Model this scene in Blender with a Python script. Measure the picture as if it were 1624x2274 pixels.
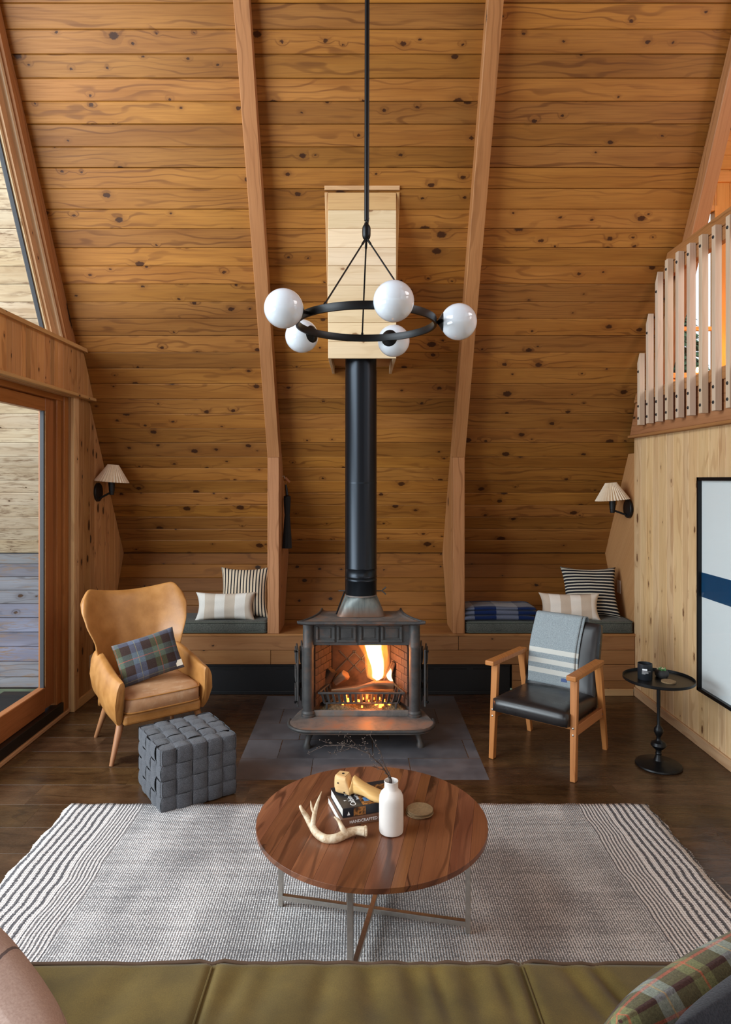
import bpy, bmesh, math, random
from mathutils import Vector, Matrix
R = random.Random(7)
PI = math.pi
for o in list(bpy.data.objects): bpy.data.objects.remove(o)
SC = bpy.context.scene
COL = SC.collection
V = Vector
# ---------------------------------------------------------------- camera
cd = bpy.data.cameras.new('camera'); cam = bpy.data.objects.new('camera', cd); COL.objects.link(cam)
cam.location = (0, 0, 1.78); cam.rotation_euler = (PI/2, 0, 0)
cd.sensor_fit = 'VERTICAL'; cd.sensor_height = 36; cd.sensor_width = 36*1624/2274
cd.lens = 36*1450/2274; cd.shift_x = 12/2274; cd.shift_y = -74/2274
cd.clip_start = .05; cd.clip_end = 300
SC.camera = cam
# ---------------------------------------------------------------- light
SC.view_settings.view_transform = 'Standard'; SC.view_settings.look = 'None'
SC.view_settings.gamma = 1; SC.view_settings.use_curve_mapping = False
SC.view_settings.exposure = 0.30
w = bpy.data.worlds.new('world'); SC.world = w; w.use_nodes = True
bg = w.node_tree.nodes['Background']; bg.inputs[0].default_value = (.80, .90, 1, 1); bg.inputs[1].default_value = 1.15
def area(name, loc, target, sx, sy, power, col, spread=PI):
    l = bpy.data.lights.new(name, 'AREA'); l.shape = 'RECTANGLE'; l.size = sx; l.size_y = sy
    l.energy = power; l.color = col; l.spread = spread
    o = bpy.data.objects.new(name, l); COL.objects.link(o); o.location = loc
    o.rotation_euler = (V(target)-V(loc)).to_track_quat('-Z', 'Y').to_euler(); return o
area('daylight_through_gable_glass', (-4.0, 1.6, 2.9), (0, 4.2, 1.6), 3.6, 4.0, 420, (.84, .93, 1))
area('rear_fill_light', (1.2, -2.2, 4.2), (0.2, 4.6, 2.0), 4.0, 3.0, 120, (1, .97, .92))  # unseen soft fill added behind the camera to light the room
area('daylight_through_loft_glass', (4.4, 2.4, 4.3), (0, 4.4, 2.6), 2.0, 2.4, 75, (.95, .97, 1))
def point(name, loc, power, col, r):
    l = bpy.data.lights.new(name, 'POINT'); l.energy = power; l.color = col; l.shadow_soft_size = r
    o = bpy.data.objects.new(name, l); COL.objects.link(o); o.location = loc; return o
point('loft_lamp', (3.42, 5.45, 2.85), 26, (1, .50, .16), .06)
point('fire_light', (.11, 4.60, .46), 4.4, (1, .27, .04), .05)
point('ember_light', (.05, 4.50, .26), 1.2, (1, .27, .04), .03)
try:
    SC.cycles.max_bounces = 8; SC.cycles.diffuse_bounces = 5; SC.cycles.transparent_max_bounces = 12
    SC.cycles.sample_clamp_indirect = 4; SC.cycles.caustics_reflective = False; SC.cycles.caustics_refractive = False
    SC.cycles.volume_step_rate = 4
except Exception: pass
# ---------------------------------------------------------------- node helpers
class NB:
    def __init__(s, name):
        s.m = bpy.data.materials.new(name); s.m.use_nodes = True; s.t = s.m.node_tree
        s.b = s.t.nodes['Principled BSDF']; s.out = s.t.nodes['Material Output']
    def put(s, sock, v):
        if isinstance(v, bpy.types.NodeSocket): s.t.links.new(v, sock)
        elif isinstance(v, (tuple, list)) and len(v) == 3 and len(getattr(sock, 'default_value', (0,)*3)) == 4: sock.default_value = (*v, 1)
        else: sock.default_value = v
    def math(s, op, a, b=0.0, c=0.0, clamp=False):
        n = s.t.nodes.new('ShaderNodeMath'); n.operation = op; n.use_clamp = clamp
        s.put(n.inputs[0], a); s.put(n.inputs[1], b); s.put(n.inputs[2], c); return n.outputs[0]
    def vmath(s, op, a, b=(0, 0, 0)):
        n = s.t.nodes.new('ShaderNodeVectorMath'); n.operation = op; s.put(n.inputs[0], a); s.put(n.inputs[1], b); return n.outputs[0]
    def xyz(s, x, y, z=0.0):
        n = s.t.nodes.new('ShaderNodeCombineXYZ'); s.put(n.inputs[0], x); s.put(n.inputs[1], y); s.put(n.inputs[2], z); return n.outputs[0]
    def sep(s, v):
        n = s.t.nodes.new('ShaderNodeSeparateXYZ'); s.put(n.inputs[0], v); return n.outputs
    def obj(s): return s.t.nodes.new('ShaderNodeTexCoord').outputs['Object']
    def rand(s): return s.t.nodes.new('ShaderNodeObjectInfo').outputs['Random']
    def noise(s, v, sc=5, det=3, rough=.55, dist=0, dim='3D'):
        n = s.t.nodes.new('ShaderNodeTexNoise'); n.noise_dimensions = dim; s.put(n.inputs['Vector'], v)
        n.inputs['Scale'].default_value = sc; n.inputs['Detail'].default_value = det
        n.inputs['Roughness'].default_value = rough; n.inputs['Distortion'].default_value = dist; return n.outputs[0]
    def vor(s, v, sc=5, dim='2D', feat='F1'):
        n = s.t.nodes.new('ShaderNodeTexVoronoi'); n.voronoi_dimensions = dim; n.feature = feat
        s.put(n.inputs['Vector'], v); n.inputs['Scale'].default_value = sc; return n.outputs
    def rng(s, v, a, b, c=0.0, d=1.0, smooth=False):
        n = s.t.nodes.new('ShaderNodeMapRange'); n.interpolation_type = 'SMOOTHSTEP' if smooth else 'LINEAR'
        s.put(n.inputs[0], v); s.put(n.inputs[1], a); s.put(n.inputs[2], b); s.put(n.inputs[3], c); s.put(n.inputs[4], d); return n.outputs[0]
    def mix(s, f, a, b, mode='MIX'):
        n = s.t.nodes.new('ShaderNodeMix'); n.data_type = 'RGBA'; n.blend_type = mode
        s.put(n.inputs[0], f); s.put(n.inputs[6], a); s.put(n.inputs[7], b); return n.outputs[2]
    def ramp(s, v, stops, const=False):
        n = s.t.nodes.new('ShaderNodeValToRGB'); e = n.color_ramp.elements
        n.color_ramp.interpolation = 'CONSTANT' if const else 'LINEAR'
        while len(e) > 1: e.remove(e[0])
        e[0].position = stops[0][0]; e[0].color = (*stops[0][1], 1)
        for p, c in stops[1:]:
            x = e.new(p); x.color = (*c, 1)
        s.put(n.inputs[0], v); return n.outputs[0]
    def bump(s, h, strength=.3, dist=.01):
        n = s.t.nodes.new('ShaderNodeBump'); n.inputs['Strength'].default_value = strength; n.inputs['Distance'].default_value = dist
        s.put(n.inputs['Height'], h); s.t.links.new(n.outputs[0], s.b.inputs['Normal'])
    def base(s, c, rough=.5, metal=0.0, spec=None):
        s.put(s.b.inputs['Base Color'], c); s.put(s.b.inputs['Roughness'], rough); s.put(s.b.inputs['Metallic'], metal)
        if spec is not None: s.b.inputs['Specular IOR Level'].default_value = spec
        return s.m
def plain(name, c, rough=.5, metal=0.0, spec=None, nz=0.0, nsc=40, bump=0.0):
    b = NB(name)
    if nz or bump:
        n = b.noise(b.obj(), nsc, 4)
        if nz: c = b.mix(b.rng(n, .3, .7), tuple(k*(1-nz) for k in c), tuple(min(1, k*(1+nz)) for k in c))
        if bump: b.bump(n, bump, .005)
    return b.base(c, rough, metal, spec)
def wood(name, lo, mid, hi, knots=.5, kx=4.2, ky=6.5, ks=.11, rough=.5, ring=.35, axis='X', var=.16, gf=60, kcol=(.035, .016, .007), spec=.25, weather=0, blot=0, hue=.17, strk=.30):
    """sawn board: rings, knots and streaks, all fixed to the board; every board draws its own offset and tone"""
    b = NB(name); o = b.sep(b.obj()); r = b.rand()
    x, y, z = (o[0], o[1], o[2]) if axis == 'X' else ((o[2], o[0], o[1]) if axis == 'Z' else (o[1], o[0], o[2]))
    X = b.math('ADD', x, b.math('MULTIPLY', r, 371.0)); Y = b.math('ADD', b.math('ADD', y, b.math('MULTIPLY', z, .8)), b.math('MULTIPLY', r, 97.0))
    vo = b.vor(b.xyz(b.math('MULTIPLY', X, kx), b.math('MULTIPLY', Y, ky)), 1.0)
    d = vo['Distance']; cs = b.sep(vo['Color'])
    kth = b.math('MULTIPLY', b.rng(b.math('FRACT', b.math('MULTIPLY', r, 91.7)), 0, 1, .25, 1.5), knots)
    size = b.math('MULTIPLY', b.math('ADD', b.math('MULTIPLY', b.math('POWER', cs[0], 3.0), ks*1.3), ks*.28), b.math('LESS_THAN', cs[1], kth))
    edge = b.noise(b.xyz(X, Y, z), 60, 2)
    dd = b.math('ADD', d, b.math('MULTIPLY', b.math('SUBTRACT', edge, .5), .11))
    knot = b.math('MULTIPLY', b.rng(dd, b.math('MULTIPLY', size, .75), b.math('ADD', size, .02), 1, 0, True), b.math('GREATER_THAN', size, .001))
    halo = b.math('MULTIPLY', b.rng(d, size, b.math('ADD', b.math('MULTIPLY', size, 2.6), .10), 1, 0, True), b.math('LESS_THAN', cs[1], kth))
    warp = b.noise(b.xyz(b.math('MULTIPLY', X, 1.6), b.math('MULTIPLY', Y, 7), r), 1.0, 2)
    f = b.math('ADD', b.math('MULTIPLY', Y, gf), b.math('ADD', b.math('MULTIPLY', warp, 26), b.math('MULTIPLY', halo, 5)))
    rg = b.rng(b.math('SINE', f), .45, 1, 0, 1, True)
    gate = b.rng(b.noise(b.xyz(b.math('MULTIPLY', X, .9), b.math('MULTIPLY', Y, 9), 3.0), 1.0, 1), .38, .62)
    st = b.noise(b.xyz(b.math('MULTIPLY', X, 3), b.math('MULTIPLY', Y, 130), z), 1.0, 3)
    big = b.noise(b.xyz(b.math('MULTIPLY', X, 1.1), b.math('MULTIPLY', Y, 8), r), 1.0, 2)
    c = b.mix(b.rng(big, .3, .7), mid, hi)
    c = b.mix(b.math('MULTIPLY', b.math('MULTIPLY', rg, gate), ring), c, lo)
    c = b.mix(b.math('MULTIPLY', b.rng(st, .45, .75), strk), c, lo)
    c = b.mix(b.math('MULTIPLY', halo, .30), c, lo)
    c = b.mix(b.math('MULTIPLY', knot, .97), c, kcol)
    wn = b.t.nodes.new('ShaderNodeTexWhiteNoise'); wn.noise_dimensions = '1D'; b.put(wn.inputs['W'], b.math('MULTIPLY', r, 53.0))
    v = b.rng(wn.outputs['Value'], 0, 1, 1-var, 1+var)
    c = b.mix(1.0, c, b.xyz(v, v, b.math('MULTIPLY', v, b.rng(r, 0, 1, 1-hue, 1+hue))), 'MULTIPLY')
    if weather:
        wz = b.noise(b.xyz(b.math('MULTIPLY', X, 9), b.math('MULTIPLY', Y, 60), r), 1.0, 4, .65)
        wb = b.noise(b.xyz(b.math('MULTIPLY', X, 2), b.math('MULTIPLY', Y, 10), r), 1.0, 2)
        c = b.mix(b.math('MULTIPLY', b.rng(wz, .48, .62), b.rng(wb, .40, .62)), c, (.16, .10, .06))
    if blot:
        bz = b.noise(b.xyz(X, Y, z), 7.0, 4, .6)
        c = b.mix(b.rng(bz, .35, .7, 0, blot), c, lo)
    b.bump(b.math('SUBTRACT', b.math('MULTIPLY', st, .5), knot), .18, .002)
    return b.base(c, b.rng(st, .2, .8, rough-.07, rough+.1), 0, spec)
M = {}
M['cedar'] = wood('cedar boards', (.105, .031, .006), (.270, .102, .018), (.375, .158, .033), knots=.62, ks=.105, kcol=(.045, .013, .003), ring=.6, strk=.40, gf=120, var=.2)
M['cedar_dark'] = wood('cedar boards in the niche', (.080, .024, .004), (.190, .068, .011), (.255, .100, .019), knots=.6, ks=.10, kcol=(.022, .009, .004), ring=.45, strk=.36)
M['fir'] = wood('fir beam', (.19, .068, .020), (.37, .155, .056), (.43, .195, .076), knots=.10, kx=1.2, ky=5, ks=.12, axis='X', ring=.55, gf=160, var=.05)
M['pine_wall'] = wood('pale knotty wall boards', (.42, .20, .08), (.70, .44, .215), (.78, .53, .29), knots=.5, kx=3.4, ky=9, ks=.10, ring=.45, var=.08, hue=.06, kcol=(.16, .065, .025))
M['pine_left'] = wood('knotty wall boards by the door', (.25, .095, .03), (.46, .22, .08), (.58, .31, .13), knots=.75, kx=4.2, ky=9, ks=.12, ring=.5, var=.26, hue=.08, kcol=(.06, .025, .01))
M['trim_wood'] = wood('trim wood', (.35, .17, .07), (.55, .32, .15), (.62, .39, .20), knots=.12, ring=.35, var=.06)
M['pale_new'] = wood('new pale boards', (.52, .33, .17), (.74, .56, .35), (.82, .65, .44), knots=.35, ks=.10, ring=.25, var=.10, kcol=(.3, .16, .08), hue=.05)
M['door_wood'] = wood('stained door wood', (.20, .06, .015), (.34, .125, .036), (.40, .155, .05), knots=.0, ring=.35, var=.05, rough=.35, gf=120)
M['orange_wood'] = wood('warm loft boards', (.42, .15, .03), (.60, .26, .06), (.68, .32, .09), knots=.1, ring=.2, var=.06)
M['ply'] = wood('smooth panel', (.34, .14, .05), (.50, .245, .095), (.55, .285, .12), knots=0, ring=.15, var=.04, gf=30, hue=.03)
M['weathered'] = wood('weathered outdoor boards', (.20, .125, .065), (.36, .265, .165), (.46, .375, .265), knots=.25, ks=.09, ring=.5, var=.12, hue=.05, weather=1, rough=.8)
M['weathered_reflection'] = wood('outdoor boards with glass reflection tint', (.05, .045, .05), (.11, .105, .12), (.17, .17, .20), knots=.2, ks=.09, ring=.6, var=.12, weather=1, rough=.8)  # weathered boards; the grey of reflecting glass is mixed into their colour
M['deck'] = wood('deck boards', (.2, .15, .11), (.35, .29, .23), (.45, .39, .32), knots=.1, ring=.4, var=.12, rough=.8)
M['baluster'] = wood('rough baluster wood', (.44, .28, .18), (.60, .43, .30), (.66, .50, .37), knots=.04, ring=.25, var=.03, gf=140, rough=.7, hue=.04)
M['floor'] = wood('dark stained floor boards', (.022, .009, .0035), (.062, .028, .0115), (.115, .058, .025), knots=.3, kx=2, ky=3, ks=.2, ring=.6, gf=26, var=.22, rough=.27, strk=.12, kcol=(.02, .008, .004), spec=.5, blot=.6)
M['walnut'] = wood('walnut board', (.035, .010, .005), (.135, .043, .018), (.250, .095, .040), knots=.12, kx=1.6, ky=4, ks=.14, ring=.85, gf=60, var=.25, rough=.30, kcol=(.04, .014, .007), spec=.5)
M['oak_leg'] = wood('orange oiled oak', (.28, .09, .025), (.46, .175, .055), (.53, .22, .075), knots=0, ring=.35, var=.03, gf=160, rough=.42, axis='Z')
M['last_wood'] = wood('maple shoe last', (.45, .22, .07), (.72, .43, .16), (.80, .52, .22), knots=.05, ring=.12, var=.02, rough=.38)
M['log'] = wood('split log', (.04, .02, .01), (.15, .075, .035), (.24, .13, .065), knots=.1, ring=.6, var=.1, rough=.8)
M['black'] = plain('black metal', (.012, .012, .013), .38, .6)
M['black_matte'] = plain('black matte metal', (.010, .010, .011), .5, .2)
M['heater'] = plain('black heater paint', (.006, .006, .007), .4)
M['void'] = plain('dark recess', (.004, .003, .003), .9)
M['gasket'] = plain('grey gasket', (.03, .03, .035), .7)
M['steel'] = plain('brushed steel', (.56, .52, .47), .34, 1.0, nz=.12, nsc=60)
M['tile'] = None
b = NB('slate tile'); o = b.obj(); r = b.rand()
p = b.vmath('ADD', o, b.xyz(b.math('MULTIPLY', r, 40.), b.math('MULTIPLY', r, 17.), 0.0))
n1 = b.noise(p, 5, 6, .65); n2 = b.noise(p, 30, 3)
c = b.mix(b.rng(n1, .3, .7), (.060, .058, .066), (.125, .120, .130)); v = b.rng(r, 0, 1, .85, 1.15)
c = b.mix(1.0, c, b.xyz(v, v, v), 'MULTIPLY'); b.bump(n2, .15, .003); M['tile'] = b.base(c, b.rng(n1, .3, .7, .35, .55))
M['grout'] = plain('grout', (.16, .15, .14), .9)
def fabric(name, c1, c2, sc=180, rough=.92, sheen=.3, bump=.3, big=.15):
    b = NB(name); o = b.obj(); n = b.noise(o, sc, 2); g = b.noise(o, 6, 3)
    c = b.mix(b.rng(n, .35, .65), c1, c2)
    k = b.rng(g, .3, .7, 1-big, 1+big); c = b.mix(1.0, c, b.xyz(k, k, k), 'MULTIPLY')
    b.bump(n, bump, .004); b.base(c, rough, 0, .2)
    b.b.inputs['Sheen Weight'].default_value = sheen*.35; return b.m
M['bench_fabric'] = fabric('grey green wool', (.048, .052, .046), (.115, .118, .100))
M['piping_green'] = plain('piping cord', (.09, .10, .08), .9)
M['pouf'] = fabric('charcoal felt', (.050, .051, .058), (.135, .136, .150), 330, bump=.8)
M['throw'] = None
M['velvet'] = fabric('olive velvet', (.112, .074, .015), (.138, .092, .020), 320, .75, .4, .10, .30)
M['velvet_pipe'] = plain('brown piping', (.10, .055, .03), .8)
M['dark_pillow'] = fabric('near black cotton', (.012, .013, .018), (.024, .026, .034), 300)
M['pink_pillow'] = None
def leather(name, c1, c2, rough, sc=9, bump=.15, wear=None):
    b = NB(name); o = b.obj(); n = b.noise(o, sc, 5, .6); f = b.vor(o, 240, '3D')['Distance']; cr = b.noise(b.vmath('MULTIPLY', o, (5, 16, 5)), 1.5, 5, .7, 1.2)
    c = b.mix(b.rng(n, .3, .7), c1, c2)
    if wear: c = b.mix(b.rng(cr, .52, .62, 0, .35), c, wear)
    b.bump(b.math('ADD', b.math('MULTIPLY', f, .35), cr), bump, .004); return b.base(c, b.rng(n, .3, .7, rough-.05, rough+.08), 0, .5)
M['tan'] = leather('tan leather', (.34, .140, .034), (.49, .225, .065), .40)
M['tan_worn'] = leather('worn tan seat leather', (.40, .20, .095), (.55, .31, .165), .45, wear=(.66, .46, .30), bump=.3)
M['black_leather'] = leather('black leatherette', (.014, .012, .012), (.022, .019, .019), .30, bump=.012)
def ironmat():
    b = NB('cast iron with rust'); o = b.obj(); s = b.sep(o); n = b.noise(o, 12, 6, .65); n2 = b.noise(o, 60, 3)
    c = b.mix(b.rng(n, .3, .7), (.040, .040, .042), (.085, .080, .076))
    rust = b.math('MULTIPLY', b.rng(b.noise(o, 7, 5, .7, .4), .52, .66), .55)
    c = b.mix(rust, c, (.15, .075, .045)); b.bump(n2, .25, .003); return b.base(c, .55, .35)
M['iron'] = ironmat()
def rusty():
    b = NB('rusting iron plate'); o = b.obj(); n = b.noise(o, 9, 6, .65, .3); n2 = b.noise(o, 70, 3)
    c = b.ramp(n, [(.28, (.075, .072, .07)), (.5, (.17, .145, .13)), (.66, (.24, .13, .08)), (.8, (.30, .13, .06))])
    b.bump(n2, .25, .003); return b.base(c, .6, .15)
M['rusty'] = rusty()
def boot():
    b = NB('stained flue boot'); o = b.obj(); s = b.sep(o); n = b.noise(b.vmath('MULTIPLY', o, (30, 30, 3)), 1.0, 4, .6)
    n2 = b.noise(o, 14, 4)
    c = b.mix(b.rng(n, .35, .65), (.085, .10, .10), (.20, .215, .20))
    lo = b.math('ADD', s[2], b.math('MULTIPLY', n2, -.06))
    c = b.mix(b.rng(lo, .78, .86, .9, 0), c, (.19, .09, .05)); return b.base(c, .5, .3)
M['boot'] = boot()
M['pipe'] = plain('blue black stove pipe', (.018, .022, .028), .30, .75, spec=.5)
b = NB('firebrick'); o = b.obj(); n = b.noise(o, 16, 5, .6); M['brick'] = b.base(b.mix(b.rng(n, .3, .7), (.035, .018, .012), (.10, .05, .03)), .9); 
b = NB('ash and embers'); o = b.obj(); n = b.noise(o, 70, 5, .7)
M['ash'] = b.base(b.ramp(n, [(.3, (.03, .025, .02)), (.5, (.16, .13, .07)), (.7, (.35, .28, .16))]), .95); b.bump(n, 1.0, .02)
def emis(name, col, st):
    b = NB(name); b.base(col, .9); b.put(b.b.inputs['Emission Color'], col); b.b.inputs['Emission Strength'].default_value = st; return b.m
M['ember'] = emis('glowing ember', (1, .25, .03), 5)
def flame(name, lo, hi, st, z0, z1):
    b = NB(name); b.t.nodes.remove(b.b); e = b.t.nodes.new('ShaderNodeEmission')
    s = b.sep(b.obj()); n = b.noise(b.vmath('MULTIPLY', b.obj(), (26, 26, 9)), 1.0, 3)
    b.put(e.inputs[0], b.mix(b.rng(s[2], z0, z1), lo, hi)); b.put(e.inputs[1], b.rng(n, .25, .7, st*.35, st*1.3))
    b.t.links.new(e.outputs[0], b.out.inputs['Volume']); return b.m
M['flame_out'] = flame('outer flame', (1, .36, .06), (1, .20, .015), 16, .0, .28)
M['flame_core'] = flame('flame core', (1, .80, .45), (1, .66, .26), 95, .0, .28)
b = NB('opal glass'); b.base((.78, .84, .92), .06, 0, .6); b.b.inputs['Subsurface Weight'].default_value = .0  # bluish sky reflection put into the white glass colour
b.b.inputs['Coat Weight'].default_value = .5; b.b.inputs['Coat Roughness'].default_value = .03; M['opal'] = b.m
b = NB('window glass'); b.t.nodes.remove(b.b); tr = b.t.nodes.new('ShaderNodeBsdfTransparent'); gl = b.t.nodes.new('ShaderNodeBsdfGlossy')
fr = b.t.nodes.new('ShaderNodeFresnel'); fr.inputs[0].default_value = 1.5; mx = b.t.nodes.new('ShaderNodeMixShader')
gl.inputs['Roughness'].default_value = .02; tr.inputs[0].default_value = (.98, .99, .985, 1)
b.put(mx.inputs[0], b.math('MULTIPLY', fr.outputs[0], b.math('SUBTRACT', 1.0, b.t.nodes.new('ShaderNodeNewGeometry').outputs['Backfacing']))); b.t.links.new(tr.outputs[0], mx.inputs[1]); b.t.links.new(gl.outputs[0], mx.inputs[2]); b.t.links.new(mx.outputs[0], b.out.inputs[0])
M['glass'] = b.m
M['shade'] = plain('pleated cream cloth', (.80, .66, .50), .8, nz=.05)
M['shade'].node_tree.nodes['Principled BSDF'].inputs['Transmission Weight'].default_value = 0
M['ceramic'] = plain('matte white ceramic', (.78, .72, .67), .42, nz=.03, nsc=12)
M['paper'] = plain('book pages', (.80, .77, .70), .8)
M['book_dark'] = plain('dark book cover', (.016, .019, .026), .28)
M['book_brown'] = plain('brown book cover', (.18, .085, .05), .4)
M['book_photo'] = None
b = NB('cover photograph'); o = b.obj(); q = b.vor(b.vmath('MULTIPLY', o, (1, 1, 0)), 34, '2D'); n = b.noise(o, 45, 4)
M['book_photo'] = b.base(b.ramp(n, [(.3, (.02, .015, .012)), (.45, (.12, .05, .02)), (.56, (.45, .19, .05)), (.68, (.07, .03, .015))]), .3)
M['book_blue'] = plain('blue window print', (.10, .25, .50), .3, nz=.4, nsc=90)
M['ink_white'] = plain('white ink', (.85, .85, .85), .6)
M['cork'] = plain('cork', (.24, .15, .07), .8, nz=.2, nsc=120)
M['antler'] = None
b = NB('antler bone'); o = b.obj(); n = b.noise(o, 26, 5, .65); n2 = b.noise(b.vmath('MULTIPLY', o, (60, 240, 60)), 1, 3)
M['antler'] = b.base(b.ramp(n, [(.32, (.30, .17, .08)), (.48, (.60, .44, .28)), (.62, (.78, .66, .48))]), .5); b.bump(b.math('ADD', n, n2), .6, .004)
M['twig'] = plain('dry twig', (.055, .036, .028), .8)
M['bud'] = plain('seed pod', (.16, .115, .09), .6)
M['candle'] = plain('navy black candle tin', (.016, .019, .024), .32)
M['pot'] = plain('dark stone pot', (.035, .033, .032), .7, nz=.3, nsc=60)
M['leaf'] = plain('succulent leaf', (.12, .30, .10), .5, nz=.4, nsc=50)
M['leaf_pale'] = plain('pale succulent leaf', (.65, .60, .36), .5)
M['art'] = plain('art paper', (.90, .92, .94), .30)
M['art_blue'] = plain('navy band', (.004, .060, .150), .30)
M['white_plastic'] = plain('ivory outlet plastic', (.70, .58, .46), .45)
M['broom'] = plain('black bristles', (.008, .009, .010), .85)
M['strap'] = plain('tan strap', (.42, .16, .06), .6)
M['label_blue'] = plain('blue label', (.03, .07, .22), .6)
M['label_cream'] = plain('cream label', (.70, .60, .47), .8)
M['foliage'] = plain('conifer foliage', (.05, .13, .06), .9, nz=.5, nsc=8)
M['bark'] = plain('conifer bark', (.10, .06, .04), .9)
M['ground'] = plain('forest ground', (.08, .10, .05), .95, nz=.4, nsc=2)
def stripes(name, axis, period, stops, fuzz=.0, sc=300, wob=.0, rough=.9):
    b = NB(name); o = b.obj(); s = b.sep(b.t.nodes.new('ShaderNodeTexCoord').outputs['UV']); u = s[min(axis, 1)]
    if wob: u = b.math('ADD', u, b.math('MULTIPLY', b.math('SUBTRACT', b.noise(o, 7, 2), .5), wob))
    f = b.math('FRACT', b.math('ADD', b.math('DIVIDE', u, period), 100.0))
    c = b.ramp(f, stops, True); n = b.noise(o, sc, 2)
    k = b.rng(n, .3, .7, 1-fuzz, 1+fuzz); c = b.mix(1.0, c, b.xyz(k, k, k), 'MULTIPLY'); b.bump(n, .25, .003); return b.base(c, rough, 0, .2)
CR, BK = (.62, .50, .36), (.012, .013, .018)
M['ticking'] = stripes('ticking stripe', 0, .0262, [(0, CR), (.62, BK)], .12)
M['ticking_wide'] = stripes('knit stripe', 2, .0272, [(0, BK), (.62, (.62, .55, .44))], .15)
M['awning'] = stripes('wide soft stripe', 0, .166, [(0, (.56, .48, .39)), (.5, (.74, .71, .65))], .05)
M['awning2'] = stripes('wide warm stripe', 0, .166, [(0, (.78, .70, .62)), (.5, (.58, .46, .36))], .05)
M['pin'] = stripes('pin stripe', 0, .012, [(0, (.03, .04, .08)), (.6, (.5, .5, .5))], .1)
def tartan(name, per, bands_x, bands_y, lines, dark, ax=None, fz=.25):
    b = NB(name); o = b.obj(); s = b.sep(o if ax else b.t.nodes.new('ShaderNodeTexCoord').outputs['UV']); ax = ax or (0, 1); u, v = s[ax[0]], s[ax[1]]
    fu = b.math('FRACT', b.math('ADD', b.math('DIVIDE', u, per), 100.13)); fv = b.math('FRACT', b.math('ADD', b.math('DIVIDE', v, per), 100.31))
    cu = b.ramp(fu, bands_x, True); cv = b.ramp(fv, bands_y, True)
    c = b.mix(.5, cu, cv)
    for (w_, pos, col) in lines:
        for f in (fu, fv):
            l = b.math('LESS_THAN', b.math('ABSOLUTE', b.math('SUBTRACT', f, pos)), w_); c = b.mix(b.math('MULTIPLY', l, .34), c, col)
    n = b.noise(o, 260, 3, .7); k = b.rng(n, .3, .7, 1-fz, 1+fz); c = b.mix(1.0, c, b.xyz(k, k, k), 'MULTIPLY'); b.bump(n, .35, .003)
    b.base(c, .95, 0, .15); b.b.inputs['Sheen Weight'].default_value = .1; return b.m
BR, GR, BL, TE = (.042, .024, .020), (.085, .095, .045), (.100, .115, .170), (.085, .115, .105)
M['tartan'] = tartan('tartan wool', .27, [(0, BR), (.22, GR), (.5, BR), (.72, BL)], [(0, BR), (.22, TE), (.5, BR), (.72, BL)], [(.010, .36, (.50, .08, .05)), (.007, .86, (.40, .33, .10))], BR, fz=.32)
M['tartan_sofa'] = tartan('large tartan wool', .21, [(0, (.055, .030, .024)), (.25, (.20, .21, .09)), (.5, (.07, .035, .028)), (.75, (.30, .36, .37))], [(0, (.060, .030, .024)), (.25, (.17, .18, .08)), (.5, (.08, .035, .03)), (.75, (.26, .30, .36))], [(.014, .37, (.75, .08, .05)), (.010, .87, (.7, .40, .08))], BR, fz=.35)
NV, GY = (.003, .010, .050), (.20, .21, .24)
M['check'] = tartan('navy and grey check', .36, [(0, GY), (.5, NV)], [(0, (.30, .28, .27)), (.5, (.006, .02, .09))], [], BR, ax=(0, 1), fz=.25)
def throwmat():
    b = NB('grey striped wool throw'); s = b.sep(b.t.nodes.new('ShaderNodeTexCoord').outputs['UV']); o = b.obj()
    n = b.noise(o, 230, 3, .7); c = b.mix(b.rng(n, .3, .7), (.20, .235, .25), (.40, .45, .47))
    for p in (.685, .785, .88):
        l = b.math('LESS_THAN', b.math('ABSOLUTE', b.math('SUBTRACT', s[1], p)), .024); c = b.mix(l, c, (.62, .61, .56))
    b.bump(n, .4, .003); b.base(c, .95, 0, .15); return b.m
M['throw'] = throwmat()
b = NB('pale pink cushion'); o = b.obj(); n = b.noise(b.vmath('MULTIPLY', o, (1, 1, 1)), 3.5, 2, .5, .8); f = b.noise(o, 250, 2)
l = b.math('LESS_THAN', b.math('ABSOLUTE', b.math('SUBTRACT', n, .5)), .006)
M['pink_pillow'] = b.base(b.mix(b.math('MULTIPLY', l, .8), b.mix(b.rng(f, .3, .7), (.40, .27, .22), (.50, .36, .30)), (.05, .04, .05)), .9)
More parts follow.
